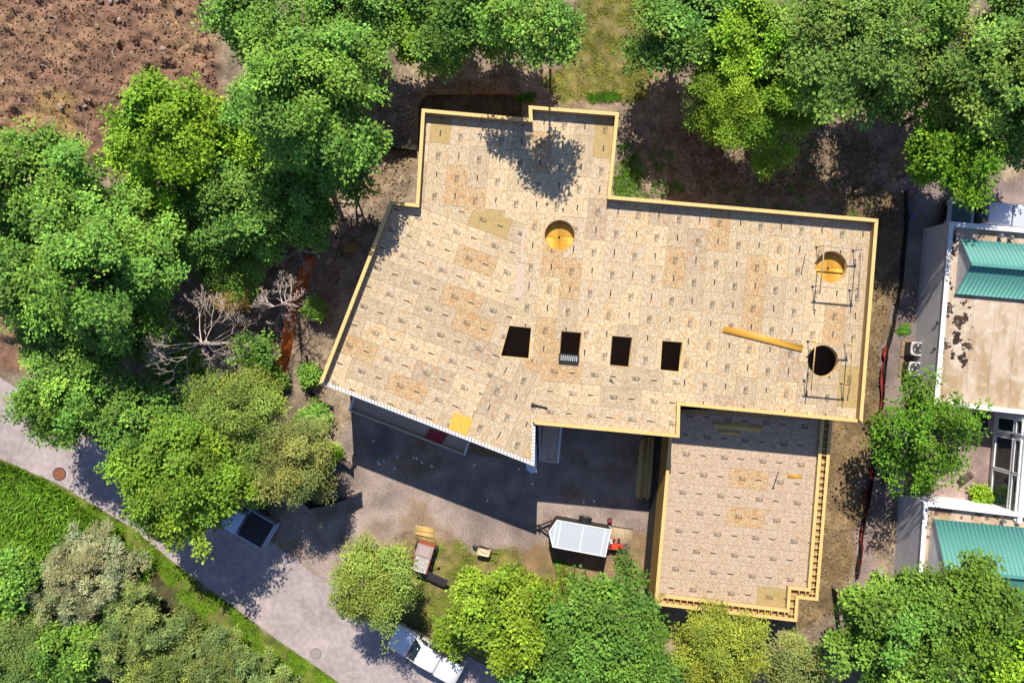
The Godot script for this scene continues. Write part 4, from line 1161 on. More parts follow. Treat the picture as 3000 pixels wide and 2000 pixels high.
func cargo_trailer() -> void:
	var t := thing("cargo_trailer", "black V-nosed enclosed trailer with white ribbed roof and rear ramp down", "trailer", Vector3(4.582, 0, 13.559))
	var o := t.position
	var roof := PackedVector2Array()
	for q: Vector2 in [Vector2(2.442, 12.594), Vector2(2.985, 11.825), Vector2(6.580, 12.469), Vector2(6.195, 14.267), Vector2(2.691, 13.611)]: roof.append(q - Vector2(o.x, o.z))
	part("body", prism(inset(roof, 0.03), 0.42, 1.74, Transform2D.IDENTITY, true), M.black, t)
	part("roof", prism(roof, 1.742, 1.78, Transform2D.IDENTITY, true), mat(Color(0.40, 0.44, 0.50), 0.4), t)
	for i in 5: part("roof_trim", prism(edge_run(roof, i, -0.012, 0.05), 1.72, 1.80), M.white, t)
	var a := roof[1]
	var b := roof[2]
	var c := roof[4]
	var d := roof[3]
	for k: float in [0.0, 0.08, 0.5, 0.9]:
		var p := a.lerp(b, k)
		var q := c.lerp(d, k)
		var st := new_st()
		add_bar(st, Vector3(p.x, 1.795, p.y), Vector3(q.x, 1.795, q.y), 0.06, 0.03)
		part("roof_rib", st.commit(), M.white, t)
	for k: float in [0.1, 0.5, 0.92]:
		var p := a.lerp(b, k)
		var st := new_st()
		add_box(st, Vector3(0.06, 0.16, 0.05), Vector3(p.x, 1.68, p.y - 0.02))
		part("marker_lamp", st.commit(), M.black_matt, t)
	var tongue := new_st()
	var hitch := Vector3(1.864, 0.4, 12.582) - o
	for e: Vector2 in [roof[0].lerp(roof[1], 0.5), roof[0].lerp(roof[4], 0.5)]:
		add_bar(tongue, Vector3(hitch.x, 0.42, hitch.z), Vector3(e.x, 0.42, e.y), 0.08, 0.1)
	add_tube(tongue, Vector3(hitch.x, 0.0, hitch.z), Vector3(hitch.x, 0.75, hitch.z), 0.05, 8)
	add_box(tongue, Vector3(0.3, 0.1, 0.14), Vector3(hitch.x - 0.1, 0.45, hitch.z))
	part("tongue", tongue.commit(), M.black, t)
	var ax := (b - a).normalized()
	var side := Vector2(-ax.y, ax.x)
	for s: Array in [[a.lerp(b, 0.56), -1.0], [c.lerp(d, 0.56), 1.0]]:
		var p: Vector2 = s[0] + side * 0.12 * s[1]
		var spin := -ax.angle()
		wheel(t, Vector3(p.x, 0.36, p.y), 0.36, 0.22, spin)
		var f := new_st()
		for i in 8:
			var a0 := PI * (0.05 + 0.9 * i / 8)
			var a1 := PI * (0.05 + 0.9 * (i + 1) / 8)
			quad(f, Vector3(cos(a0) * 0.45, sin(a0) * 0.43, -0.15), Vector3(cos(a1) * 0.45, sin(a1) * 0.43, -0.15), Vector3(cos(a1) * 0.45, sin(a1) * 0.43, 0.15), Vector3(cos(a0) * 0.45, sin(a0) * 0.43, 0.15))
		part("fender", done(f), M.black, t, Transform3D(Basis(Vector3.UP, spin), Vector3(p.x, 0.36, p.y)))
	# the ramp door, hinged at the back and resting on the ground
	var r0 := Vector3(6.731, 0.42, 12.600) - o
	var r1 := Vector3(8.357, 0.05, 12.935) - o
	var r2 := Vector3(8.028, 0.05, 14.555) - o
	var r3 := Vector3(6.405, 0.42, 14.184) - o
	part("ramp", slab4(Vector3(r0.x, 0.42, r0.z), Vector3(r3.x, 0.42, r3.z), Vector3(r2.x, 0.07, r2.z), Vector3(r1.x, 0.07, r1.z), 0.02), M.ply_tan, t)
	for e: Array in [[r0, r1], [r3, r2]]:
		var st := new_st()
		add_bar(st, Vector3(e[0].x, 0.41, e[0].z), Vector3(e[1].x, 0.06, e[1].z), 0.05, 0.07)
		part("ramp_edge", st.commit(), M.black, t)

func ramp_y(px_x: float) -> float:
	return lerpf(0.44, 0.09, clampf((px_x - 6.55) / 1.5, 0, 1))

func tool_case(called: String, label: String, at: Vector3, size: Vector3, turn: float, body: Material, lid: Material, cat := "tool box") -> void:
	var t := thing(called, label, cat, Vector3(at.x, at.y, at.z), turn)
	var b := new_st()
	add_box(b, size, Vector3(0, size.y / 2, 0))
	part("case", b.commit(), body, t)
	var l := new_st()
	add_box(l, Vector3(size.x * 0.86, 0.02, size.z * 0.82), Vector3(0, size.y + 0.011, 0))
	part("lid", l.commit(), lid, t)
	var h := new_st()
	add_tube(h, Vector3(-size.x * 0.2, size.y + 0.05, 0), Vector3(size.x * 0.2, size.y + 0.05, 0), 0.015, 6)
	for s in [-1.0, 1.0]: add_tube(h, Vector3(s * size.x * 0.2, size.y + 0.02, 0), Vector3(s * size.x * 0.2, size.y + 0.055, 0), 0.012, 6)
	part("handle", h.commit(), M.black, t)

func yard_things() -> void:
	pickup("white pickup with matching bed topper parked on the road edge", Vector3(-5.828, 0, 21.079), Vector2(-4.4, -2.45), 0.88, mat(Color(0.62, 0.62, 0.63), 0.25), mat(Color(0.60, 0.66, 0.74), 0.35), true)  # hood tinted light blue: the sky-lit shade is put into its colour
	pickup("silver-blue pickup with black folding bed cover nosed under the linden", Vector3(-18.988, 0, 11.609), Vector2(-4.3, -2.5), 1.0, mat(Color(0.34, 0.45, 0.58), 0.3, 0.3), mat(Color(0.34, 0.45, 0.58), 0.3, 0.3), false)
	pickup("silver van-like truck parked behind the white building", Vector3(32.242, 0, -8.460), Vector2(-1, -0.1), 0.95, mat(Color(0.50, 0.53, 0.60), 0.3, 0.2), mat(Color(0.02, 0.05, 0.045), 0.15), true)
	cargo_trailer()
	# tools on and beside the ramp
	tool_case("tool_chest", "bright red tool chest with drawers on the trailer ramp", Vector3(6.98, ramp_y(6.98), 13.95), Vector3(0.42, 0.32, 0.38), -0.1, M.red, mat(Color(0.7, 0.08, 0.03), 0.4))
	tool_case("tool_case", "red tool case tilted beside the tool chest on the ramp", Vector3(6.72, ramp_y(6.72), 13.62), Vector3(0.22, 0.14, 0.36), 0.35, M.red, M.white)
	tool_case("tool_case", "dark red tool case alone near the ramp's foot", Vector3(7.3, ramp_y(7.3), 13.6), Vector3(0.16, 0.12, 0.3), 0.05, M.maroon, M.black)
	tool_case("cooler_box", "dark blue cooler box tucked against the trailer's open back", Vector3(6.55, ramp_y(6.55), 13.9), Vector3(0.26, 0.3, 0.4), -0.1, mat(Color(0.02, 0.07, 0.12), 0.5), M.maroon, "cooler")
	tool_case("milk_crate", "black and red crate standing alone on the gravel by the trailer", Vector3(6.718, 0.02, 12.285), Vector3(0.3, 0.26, 0.26), -0.1, M.black, M.maroon, "crate")
	var saw := thing("chainsaw", "red and black chainsaw lying at the ramp's edge", "chainsaw", Vector3(7.42, ramp_y(7.42), 14.0), 0.5)
	var s1 := new_st()
	add_box(s1, Vector3(0.3, 0.18, 0.2), Vector3(0, 0.1, 0))
	part("motor", s1.commit(), M.red, saw)
	var s2 := new_st()
	add_box(s2, Vector3(0.42, 0.06, 0.02), Vector3(0.32, 0.1, 0))
	part("bar", s2.commit(), M.steel, saw)
	var s3 := new_st()
	add_tube(s3, Vector3(-0.05, 0.15, -0.12), Vector3(-0.05, 0.28, 0), 0.018, 6)
	add_tube(s3, Vector3(-0.05, 0.28, 0), Vector3(-0.05, 0.15, 0.12), 0.018, 6)
	part("handle", s3.commit(), M.black, saw)
	var dr := thing("cordless_drill", "small black and red drill beside the tilted tool case", "drill", Vector3(6.95, ramp_y(6.95), 13.55), 0.8)
	var d1 := new_st()
	add_tube(d1, Vector3(-0.1, 0.14, 0), Vector3(0.14, 0.14, 0), 0.045, 8)
	part("motor", d1.commit(), M.black, dr)
	var d2 := new_st()
	add_box(d2, Vector3(0.06, 0.14, 0.06), Vector3(-0.04, 0.07, 0))
	part("grip", d2.commit(), M.red, dr)
	wheelbarrow()
	old_machine()
	pipe_rack()
	# lumber on the ground
	for i in 9:
		var c := Vector3(9.118, 0, 8.695)
		var row := i % 4
		var lay := i / 4
		solo("plank", "grey-brown plank in the long stack beside the garage wall", "plank", bar_mesh(rng.randf_range(3.9, 4.25), 0.085, 0.235), M.lumber, Transform3D(Basis(Vector3.UP, deg_to_rad(-95.0 + rng.randf_range(-0.6, 0.6))), Vector3(c.x - 0.36 + row * 0.245 + lay * 0.05, 0.08 + lay * 0.088, c.z + rng.randf_range(-0.08, 0.08))), "planks stacked beside the garage")
	for i in 7:
		var c := Vector3(-5.992, 0, 13.089)
		solo("stud", "fresh pale stud in the short pile on the gravel", "stud", bar_mesh(1.35 if i < 6 else 1.0, 0.05, 0.1), M.lumber, Transform3D(Basis(Vector3.UP, deg_to_rad(-11.0 + rng.randf_range(-2, 2))), Vector3(c.x + (0.35 if i == 6 else rng.randf_range(-0.05, 0.05)), 0.05 + (0.052 if i % 3 == 2 else 0.0), c.z - 0.28 + i * 0.105)), "fresh studs piled on the gravel")
	# lumber and tools on the roofs
	for i in 5:
		var c := Vector3(14.272, 3.75, 5.536)
		solo("roof_plank", "brown plank in the shaded pile on the garage roof", "plank", bar_mesh(3.05 if i < 3 else 1.4, 0.06, 0.2), M.lumber, Transform3D(Basis(Vector3.UP, deg_to_rad(-5.5 + rng.randf_range(-1, 1))), Vector3(c.x - (0.5 if i > 2 else 0.0), LOW + 0.055 + (0.064 if i == 1 or i == 4 else 0.0), c.z - 0.22 + [0.0, 0.1, 0.22, 0.46, 0.5][i])), "planks piled on the garage roof")
	var beam := Vector3(14.943, 6.45, -0.162)
	solo("yellow_beam", "long yellow engineered beam lying across the main roof deck", "beam", bar_mesh(4.85, 0.09, 0.36), M.lvl, Transform3D(Basis(Vector3.UP, deg_to_rad(-14.0)), Vector3(beam.x, DECK + 0.066, beam.z)))
	solo("yellow_offcut", "short yellow board offcut on the garage roof", "board", bar_mesh(0.9, 0.04, 0.2), M.lvl, Transform3D(Basis(Vector3.UP, deg_to_rad(-4)), Vector3(17.931, 3.74, 8.544)))
	pry_bar("spirit_level", "black spirit level lying on the garage roof", Vector3(16.728, 3.72, 8.764), 1.1, deg_to_rad(72), 0.05, "level")
	pry_bar("guard_post", "loose black guardrail post lying on the roof deck", Vector3(17.349, 6.37, -4.612), 1.15, deg_to_rad(78), 0.035, "post")
	pry_bar("nail_gun", "grey nail gun lying near the inner corner of the front edge", Vector3(1.666, 6.37, 3.860), 0.9, deg_to_rad(-13), 0.09, "nail gun")
	pry_bar("hammer", "small dark hammer lying on the front strip of decking", Vector3(5.952, 6.37, 2.377), 0.24, deg_to_rad(-50), 0.05, "hammer")
	ladder()
	for c: Array in [[Vector2(18.125, -5.588), "guardrail of thin rails round the covered roof opening with the yellow plywood", 0], [Vector2(17.617, 0.000), "guardrail of thin rails round the open dark roof hole", 1]]: guardrail(c[0], c[1], c[2])
	solo("red_tray", "red sheet metal tray lying in the shaded canopy under the wing", "tray", prism([Vector2(-5.302, 5.632), Vector2(-4.158, 6.028), Vector2(-4.554, 6.600), Vector2(-5.654, 6.182)], 2.91, 3.02), M.maroon)
	# manholes
	manhole("rusty round manhole cover with a broken asphalt collar in the road", Vector3(-31.184, 0, 9.118), 0.42, M.rust)
	manhole("flat concrete manhole cover at the lower road edge", Vector3(-13.512, 0, 21.479), 0.36, mat(Color(0.26, 0.22, 0.215), 0.9))
	# scraps in the shaded yard
	for i in 16:
		var q: Vector3 = [Vector3(-9.212, 0, 8.272), Vector3(-8.836, 0, 8.225), Vector3(-9.118, 0, 8.413), Vector3(-8.037, 0, 8.742), Vector3(-6.745, 0, 7.990), Vector3(-6.533, 0, 8.037), Vector3(-6.204, 0, 8.342), Vector3(-7.872, 0, 7.990), Vector3(-2.608, 0, 8.530), Vector3(1.410, 0, 9.800), Vector3(-1.692, 0, 10.951), Vector3(-5.546, 0, 8.578), Vector3(0.470, 0, 8.812), Vector3(-9.565, 0, 6.862), Vector3(4.935, 0, 11.045), Vector3(5.640, 0, 10.998)][i]
		var st := new_st()
		var n := 6
		for k in n:
			var a0 := TAU * k / n
			var a1 := TAU * (k + 1) / n
			var f0 := 0.03 + 0.07 * absf(sin(k * 2.3 + i))
			var f1 := 0.03 + 0.07 * absf(sin(((k + 1) % n) * 2.3 + i))
			for v: Vector3 in [Vector3(0, 0.05, 0), Vector3(cos(a0) * f0 * 1.5, 0.03 * sin(k * 3.0), sin(a0) * f0), Vector3(cos(a1) * f1 * 1.5, 0.03 * sin(((k + 1) % n) * 3.0), sin(a1) * f1)]: st.add_vertex(v)
		solo("plastic_scrap", "crumpled white plastic scrap on the shaded gravel", "scrap", done(st), M.white, Transform3D(Basis(Vector3.UP, i * 1.7), q + Vector3(0, 0.03, 0)), "white scraps in the shaded yard")
	# odds and ends
	bucket("blue-grey bucket beside the black silt fence near the parked van", Vector3(27.424, 0, -8.530), mat(Color(0.25, 0.3, 0.5), 0.5))
	bucket("blue bucket under the trees beside the dark-bedded pickup", Vector3(-17.320, 0, 10.223), M.blue)
	var ye := thing("yellow_crate", "dirty yellow crate in the mud beside the wing", "crate", Vector3(-11.045, 0, -6.439), 0.3)
	var y1 := new_st()
	add_box(y1, Vector3(0.85, 0.3, 0.45), Vector3(0, 0.15, 0))
	part("box", y1.commit(), mat(Color(0.42, 0.29, 0.03), 0.8), ye)
	var y2 := new_st()
	add_box(y2, Vector3(0.75, 0.04, 0.36), Vector3(0, 0.32, 0))
	part("lid", y2.commit(), mat(Color(0.25, 0.17, 0.03), 0.8), ye)
	fences()

func wheelbarrow() -> void:
	var t := thing("wheelbarrow", "tan wheelbarrow standing on the grass edge of the gravel", "wheelbarrow", Vector3(-1.927, 0, 14.241), deg_to_rad(-17))
	var st := new_st()
	var top := [Vector3(-0.46, 0.66, -0.26), Vector3(-0.28, 0.68, -0.34), Vector3(0.42, 0.62, -0.3), Vector3(0.46, 0.62, -0.2), Vector3(0.46, 0.62, 0.2), Vector3(0.42, 0.62, 0.3), Vector3(-0.28, 0.68, 0.34), Vector3(-0.46, 0.66, 0.26)]
	var bot := []
	for p: Vector3 in top: bot.append(Vector3(p.x * 0.62 - 0.02, 0.38, p.z * 0.62))
	for i in 8:
		var j := (i + 1) % 8
		quad(st, top[i], top[j], bot[j], bot[i])
		if i > 0 and i < 7:
			for p: Vector3 in [bot[0], bot[i], bot[i + 1]]: st.add_vertex(p)
	part("tray", done(st), mat(Color(0.46, 0.36, 0.24), 0.7), t)
	for s in [-1.0, 1.0]:
		var h := new_st()
		add_tube(h, Vector3(-0.62, 0.3, s * 0.1), Vector3(0.98, 0.55, s * 0.3), 0.025, 6)
		part("handle", h.commit(), M.dark_wood, t)
		var g := new_st()
		add_tube(g, Vector3(0.38, 0.42, s * 0.24), Vector3(0.45, 0.0, s * 0.24), 0.02, 6)
		part("leg", g.commit(), M.dark_steel, t)
	wheel(t, Vector3(-0.62, 0.2, 0), 0.2, 0.1)

func old_machine() -> void:
	var t := thing("rusty_machine", "old rusty red engine-hooded machine with peeling white lid under the pale tree", "machine", Vector3(-6.040, 0, 14.617), deg_to_rad(-17))
	var st := new_st()
	add_box(st, Vector3(1.15, 0.75, 1.9), Vector3(0, 0.58, 0))
	part("body", st.commit(), mat(Color(0.28, 0.06, 0.03), 0.8), t)
	part("top_panel", loft_box(Vector3(1.12, 0.06, 0.85), Vector3(-0.02, 1.0, -0.5)), mat(Color(0.30, 0.23, 0.22), 0.7), t)
	part("top_rim", loft_box(Vector3(0.8, 0.03, 0.62), Vector3(-0.02, 1.05, -0.5)), mat(Color(0.36, 0.28, 0.27), 0.7), t)
	part("lid", loft_box(Vector3(0.95, 0.05, 1.0), Vector3(0.02, 0.99, 0.45)), tex_mat(Color(0.85, 0.85, 0.88), M.stone.albedo_texture, 0.7, 0.9), t)
	for s in [-1.0, 1.0]: wheel_side(t, Vector3(s * 0.66, 0.28, 0.6), 0.28)
	for s in [-1.0, 1.0]: wheel_side(t, Vector3(s * 0.66, 0.28, -0.6), 0.28)
	var lv := new_st()
	add_tube(lv, Vector3(0.55, 0.8, 0.3), Vector3(0.85, 1.2, -0.35), 0.025, 6)
	add_box(lv, Vector3(0.14, 0.08, 0.14), Vector3(0.86, 1.22, -0.37))
	part("lever", lv.commit(), M.black, t)
	var pl := thing("steel_sheet", "dark steel sheet propped in the grass behind the rusty machine", "sheet", Vector3(-5.240, 0, 16.098), deg_to_rad(-24))
	var sh := new_st()
	add_box(sh, Vector3(1.75, 0.03, 0.7), Vector3(0, 0.62, 0), Basis(Vector3.RIGHT, 0.5))
	part("sheet", sh.commit(), mat(Color(0.05, 0.04, 0.045), 0.6), pl)
	var lg := new_st()
	for s in [-1.0, 1.0]: add_tube(lg, Vector3(s * 0.8, 0, 0.1), Vector3(s * 0.8, 0.62, 0), 0.03, 6)
	part("prop", lg.commit(), M.dark_steel, pl)
	var jug := thing("green_jug", "light green jug beside the rusty machine", "jug", Vector3(-5.452, 0, 14.429), 0.2)
	var j1 := new_st()
	add_tube(j1, Vector3(0, 0, 0), Vector3(0, 0.5, 0), 0.16, 12, 0.8)
	add_tube(j1, Vector3(0, 0.5, 0), Vector3(0, 0.6, 0), 0.12, 12, 0.4)
	part("body", j1.commit(), mat(Color(0.25, 0.6, 0.2), 0.4), jug)
	var j2 := new_st()
	add_tube(j2, Vector3(0, 0.6, 0), Vector3(0, 0.66, 0), 0.05, 8)
	part("cap", j2.commit(), M.white, jug)

func loft_box(size: Vector3, at: Vector3) -> ArrayMesh:
	var st := new_st()
	add_box(st, size, at)
	return st.commit()

func wheel_side(t: Node3D, at: Vector3, r: float) -> void:
	var st := new_st()
	add_tube(st, at - Vector3(0.09, 0, 0), at + Vector3(0.09, 0, 0), r, 14)
	part("wheel", st.commit(), M.rubber, t)

func pipe_rack() -> void:
	var t := thing("pipe_rack", "rusty pipe frame standing in the weeds behind the trailer", "rack", Vector3(4.230, 0, 16.215), deg_to_rad(-6))
	for x: float in [-0.75, 0.0, 0.75]:
		for z: float in [-0.6, 0.6]:
			var st := new_st()
			add_tube(st, Vector3(x, 0, z), Vector3(x, 0.7, z), 0.03, 6)
			part("post", st.commit(), M.rust, t)
	for z: float in [-0.6, 0.0, 0.6]:
		var st := new_st()
		add_tube(st, Vector3(-0.78, 0.7, z), Vector3(0.78, 0.7, z), 0.03, 6)
		part("rail", st.commit(), M.rust, t)
	for x: float in [-0.75, 0.75]:
		var st := new_st()
		add_tube(st, Vector3(x, 0.7, -0.6), Vector3(x, 0.7, 0.6), 0.03, 6)
		part("rail", st.commit(), M.rust, t)
	var p := thing("drain_pipe", "tan corrugated drain pipe leaning in the pipe frame", "pipe", Vector3(4.700, 0, 16.497))
	var a := new_st()
	add_tube(a, Vector3(-0.25, 0.95, -0.45), Vector3(0.15, 0.85, 0.5), 0.19, 16)
	part("pipe", a.commit(), mat(Color(0.52, 0.40, 0.33), 0.7), p)
	for k in 3:
		var b := new_st()
		var c := Vector3(-0.25, 0.95, -0.45).lerp(Vector3(0.15, 0.85, 0.5), 0.05 + k * 0.09)
		add_tube(b, c, c + Vector3(0.025, -0.006, 0.06), 0.215, 16)
		part("collar", b.commit(), mat(Color(0.46, 0.33, 0.25), 0.7), p)

func pry_bar(called: String, label: String, at: Vector3, l: float, turn: float, w: float, cat: String) -> void:
	var t := thing(called, label, cat, Vector3(at.x, at.y, at.z), turn)
	part("shaft", bar_mesh(l, w * 0.9, w), M.black, t, Transform3D(Basis(), Vector3(0, w * 0.45 + 0.005, 0)))
	part("head", bar_mesh(w * 2.0, w * 1.1, w * 2.2), M.dark_steel, t, Transform3D(Basis(), Vector3(-l / 2, w * 0.55 + 0.005, 0)))

func ladder() -> void:
	var t := thing("ladder", "aluminium ladder top poking out of the second rectangular roof opening", "ladder", Vector3(3.370, 6.4, 0.974), deg_to_rad(-5))
	for s in [-1.0, 1.0]:
		var st := new_st()
		add_bar(st, Vector3(s * 0.56, -2.9, -0.25), Vector3(s * 0.56, 0.22, 0.08), 0.05, 0.09)
		part("stile", st.commit(), M.black, t)
	for k in 9:
		var st := new_st()
		var p := Vector3(0, -2.7, -0.23).lerp(Vector3(0, 0.1, 0.07), k / 8.0)
		add_tube(st, p - Vector3(0.54, 0, 0), p + Vector3(0.54, 0, 0), 0.022, 6)
		part("rung", st.commit(), M.steel, t)
	part("platform", loft_box(Vector3(1.2, 0.03, 0.42), Vector3(0, 0.24, -0.02)), M.black, t)
	for k in 9:
		var st := new_st()
		add_box(st, Vector3(0.032, 0.03, 0.3), Vector3(-0.46 + k * 0.115, 0.27, 0.02))
		part("step_slat", st.commit(), M.white, t)

func guardrail(c: Vector2, label: String, kind: int) -> void:
	var t := thing("guardrail", label, "guardrail", Vector3(c.x, DECK + 0.02, c.y), deg_to_rad(-5.3))
	var w := 2.2
	var l := 2.35
	var h := 0.95
	for q: Array in [[0.0, 0.0], [w, 0.0], [0.0, l], [w, l]]:
		var st := new_st()
		add_tube(st, Vector3(q[0], 0, q[1]), Vector3(q[0], h + 0.05, q[1]), 0.022, 6)
		add_box(st, Vector3(0.14, 0.02, 0.14), Vector3(q[0], 0.011, q[1]))
		part("post", st.commit(), M.dark_steel, t)
		var cl := new_st()
		add_box(cl, Vector3(0.16, 0.07, 0.07), Vector3(q[0] + 0.04, h - 0.05, q[1]))
		part("clamp", cl.commit(), M.yellow if (q[0] + q[1]) < 3.0 else M.dark_steel, t)
	var wood: Material = M.lumber_grey if kind == 0 else M.lumber
	for x: float in [0.0, w]:
		part("rail", bar_mesh(l + 0.9, 0.09, 0.045), wood, t, Transform3D(Basis(Vector3.UP, PI / 2), Vector3(x + 0.05, h, l / 2 + 0.05)))
	for z: float in [0.0, l]:
		part("rail", bar_mesh(w + 0.3, 0.09, 0.04), wood, t, Transform3D(Basis(), Vector3(w / 2, h + 0.01, z + 0.05)))

func manhole(label: String, at: Vector3, r: float, m: Material) -> void:
	var t := thing("manhole_cover", label, "manhole cover", Vector3(at.x, 0.012, at.z))
	var a := new_st()
	add_tube(a, Vector3(0, -0.05, 0), Vector3(0, 0.006, 0), r * 1.1, 28)
	part("collar", a.commit(), M.black_matt if m == M.rust else mat(Color(0.17, 0.14, 0.13), 0.9), t)
	var b := new_st()
	add_tube(b, Vector3(0, -0.05, 0), Vector3(0, 0.016, 0), r * 0.95, 28)
	var lid := part("lid", b.commit(), m, t)
	for k in 5:
		part("lid_rib", loft_box(Vector3(r * 1.2 - absf(k - 2) * 0.12, 0.008, 0.03), Vector3(0, 0.02, (k - 2) * r * 0.3)), m, lid)

func bucket(label: String, at: Vector3, m: Material) -> void:
	var t := thing("bucket", label, "bucket", Vector3(at.x, 0.04, at.z))
	var st := new_st()
	for i in 18:
		var a := TAU * i / 18
		var b := TAU * (i + 1) / 18
		quad(st, Vector3(cos(a) * 0.2, 0.36, sin(a) * 0.2), Vector3(cos(b) * 0.2, 0.36, sin(b) * 0.2), Vector3(cos(b) * 0.16, 0, sin(b) * 0.16), Vector3(cos(a) * 0.16, 0, sin(a) * 0.16))
		for p: Vector3 in [Vector3(0, 0.02, 0), Vector3(cos(a) * 0.165, 0.02, sin(a) * 0.165), Vector3(cos(b) * 0.165, 0.02, sin(b) * 0.165)]: st.add_vertex(p)
	part("pail", done(st), m, t)
	var h := new_st()
	add_tube(h, Vector3(-0.2, 0.34, 0), Vector3(0, 0.4, 0.12), 0.008, 5)
	add_tube(h, Vector3(0, 0.4, 0.12), Vector3(0.2, 0.34, 0), 0.008, 5)
	part("handle", h.commit(), M.steel, t)

func strip_fence(called: String, label: String, pts: Array, h: float, lean: float, m: Material, post_m: Material, post_h: float, waves := 0.06) -> void:
	# cloth on posts: pts are ground points (x, z); lean moves the top sideways
	var t := thing(called, label, "fence", Vector3(pts[0].x, 0, pts[0].y))
	var o: Vector2 = pts[0]
	var f := noise_of(called.hash() % 997 + pts.size(), 0.8, 2)
	var line := PackedVector2Array()
	for i in pts.size() - 1:
		var n := maxi(2, int((pts[i + 1] - pts[i]).length() / 0.35))
		for k in n: line.append(pts[i].lerp(pts[i + 1], float(k) / n) - o)
	line.append(pts[pts.size() - 1] - o)
	var st := new_st()
	st.set_smooth_group(1)
	var rows := []
	for i in line.size():
		var d := (line[mini(i + 1, line.size() - 1)] - line[maxi(i - 1, 0)]).normalized()
		var sd := Vector2(-d.y, d.x)
		var col := []
		for k in 5:
			var v := k / 4.0
			var off := lean * v * (1 + 0.5 * f.get_noise_2d(i * 0.35, 9)) + waves * sin(v * PI) * f.get_noise_2d(i * 0.5, v * 3) * 3.0
			var q := line[i] + sd * off
			col.append(Vector3(q.x, h * v * (1.0 + 0.18 * f.get_noise_2d(i * 0.4, 40)) - 0.03, q.y))
		rows.append(col)
	for i in rows.size() - 1:
		for k in 4:
			quad(st, rows[i][k], rows[i + 1][k], rows[i + 1][k + 1], rows[i][k + 1])
			quad(st, rows[i][k] + Vector3(0.006, 0, 0.004), rows[i][k + 1] + Vector3(0.006, 0, 0.004), rows[i + 1][k + 1] + Vector3(0.006, 0, 0.004), rows[i + 1][k] + Vector3(0.006, 0, 0.004))
	part("fabric", done(st), m, t)
	var step := maxi(1, int(2.2 / 0.35))
	for i in range(0, rows.size(), step):
		var p: Vector3 = rows[i][0]
		var q: Vector3 = rows[i][4]
		var ps := new_st()
		var top := p.lerp(q, post_h / h)
		add_tube(ps, p - Vector3(0, 0.15, 0) + Vector3(0.03, 0, 0.03), top + Vector3(0.03, 0, 0.03), 0.025, 6)
		part("post", ps.commit(), post_m, t)

func fences() -> void:
	var cloth := mat(Color(0.018, 0.018, 0.02), 0.75)
	var orange := tex_mat(Color(0.95, 0.24, 0.03), M.soil_tex, 0.7, 0.5)
	var pink := tex_mat(Color(0.62, 0.06, 0.06), M.soil_tex, 0.75, 0.4)
	strip_fence("silt_fence", "long black silt fence between the muddy track and the white building", [Vector2(26.978, -10.340), Vector2(27.025, -8.225), Vector2(26.790, -5.640), Vector2(26.649, -3.995), Vector2(26.132, -1.175), Vector2(25.662, 0.705), Vector2(25.427, 3.055), Vector2(25.192, 5.640), Vector2(24.863, 7.990), Vector2(24.440, 10.810), Vector2(23.970, 13.160), Vector2(23.617, 16.215)], 0.5, -0.04, cloth, M.dark_wood, 0.9)
	strip_fence("debris_netting", "sagging pinkish red netting laid along the black silt fence", [Vector2(25.944, 0.235), Vector2(25.756, 2.350), Vector2(25.615, 4.700), Vector2(25.474, 6.110), Vector2(25.192, 8.460), Vector2(24.722, 10.340), Vector2(24.487, 11.750), Vector2(24.346, 13.160), Vector2(24.017, 16.215)], 0.34, 0.42, pink, M.dark_wood, 0.5, 0.1)
	strip_fence("safety_fence", "orange plastic safety fence sagging through the shrubs west of the wing", [Vector2(-13.442, -5.593), Vector2(-13.818, -4.700), Vector2(-14.194, -3.525), Vector2(-14.523, -2.467), Vector2(-14.852, -1.410), Vector2(-14.993, -0.352), Vector2(-15.158, 0.705), Vector2(-15.440, 1.762), Vector2(-15.698, 2.820), Vector2(-15.839, 3.525)], 1.1, 0.5, orange, M.dark_wood, 1.15, 0.1)
	strip_fence("silt_fence", "short black silt fence curving from the woods to the roof's west wall", [Vector2(-10.152, -13.818), Vector2(-9.400, -13.442), Vector2(-8.225, -13.230), Vector2(-6.533, -13.019)], 0.6, 0.0, cloth, M.dark_wood, 0.8)
	strip_fence("silt_fence", "thin black silt fence looping round the mud at the wing's tip", [Vector2(-14.100, 0.940), Vector2(-13.959, 1.880), Vector2(-13.865, 3.055), Vector2(-13.818, 3.525), Vector2(-13.277, 3.995), Vector2(-12.338, 4.465)], 0.5, 0.0, cloth, M.dark_wood, 0.7)
	strip_fence("silt_fence", "black fence cloth running to the wing's low corner", [Vector2(-13.959, 1.645), Vector2(-13.395, 1.927), Vector2(-12.807, 1.974)], 0.5, 0.0, cloth, M.dark_wood, 0.7)
	strip_fence("silt_fence", "curled brown-backed fence end at the edge of the house shadow", [Vector2(-12.807, 8.107), Vector2(-11.985, 7.896), Vector2(-11.468, 8.107), Vector2(-10.928, 8.507)], 0.9, 0.1, mat(Color(0.16, 0.12, 0.11), 0.8), M.dark_wood, 1.0)
	strip_fence("plastic_screen", "tall black plastic screen fence with a sharp corner by the driveway", [Vector2(-16.685, 8.695), Vector2(-15.510, 9.518), Vector2(-14.453, 10.340), Vector2(-13.583, 11.233), Vector2(-11.985, 10.857), Vector2(-10.387, 10.340)], 1.35, 0.0, mat(Color(0.016, 0.016, 0.02), 0.35), M.black, 1.4, 0.05)

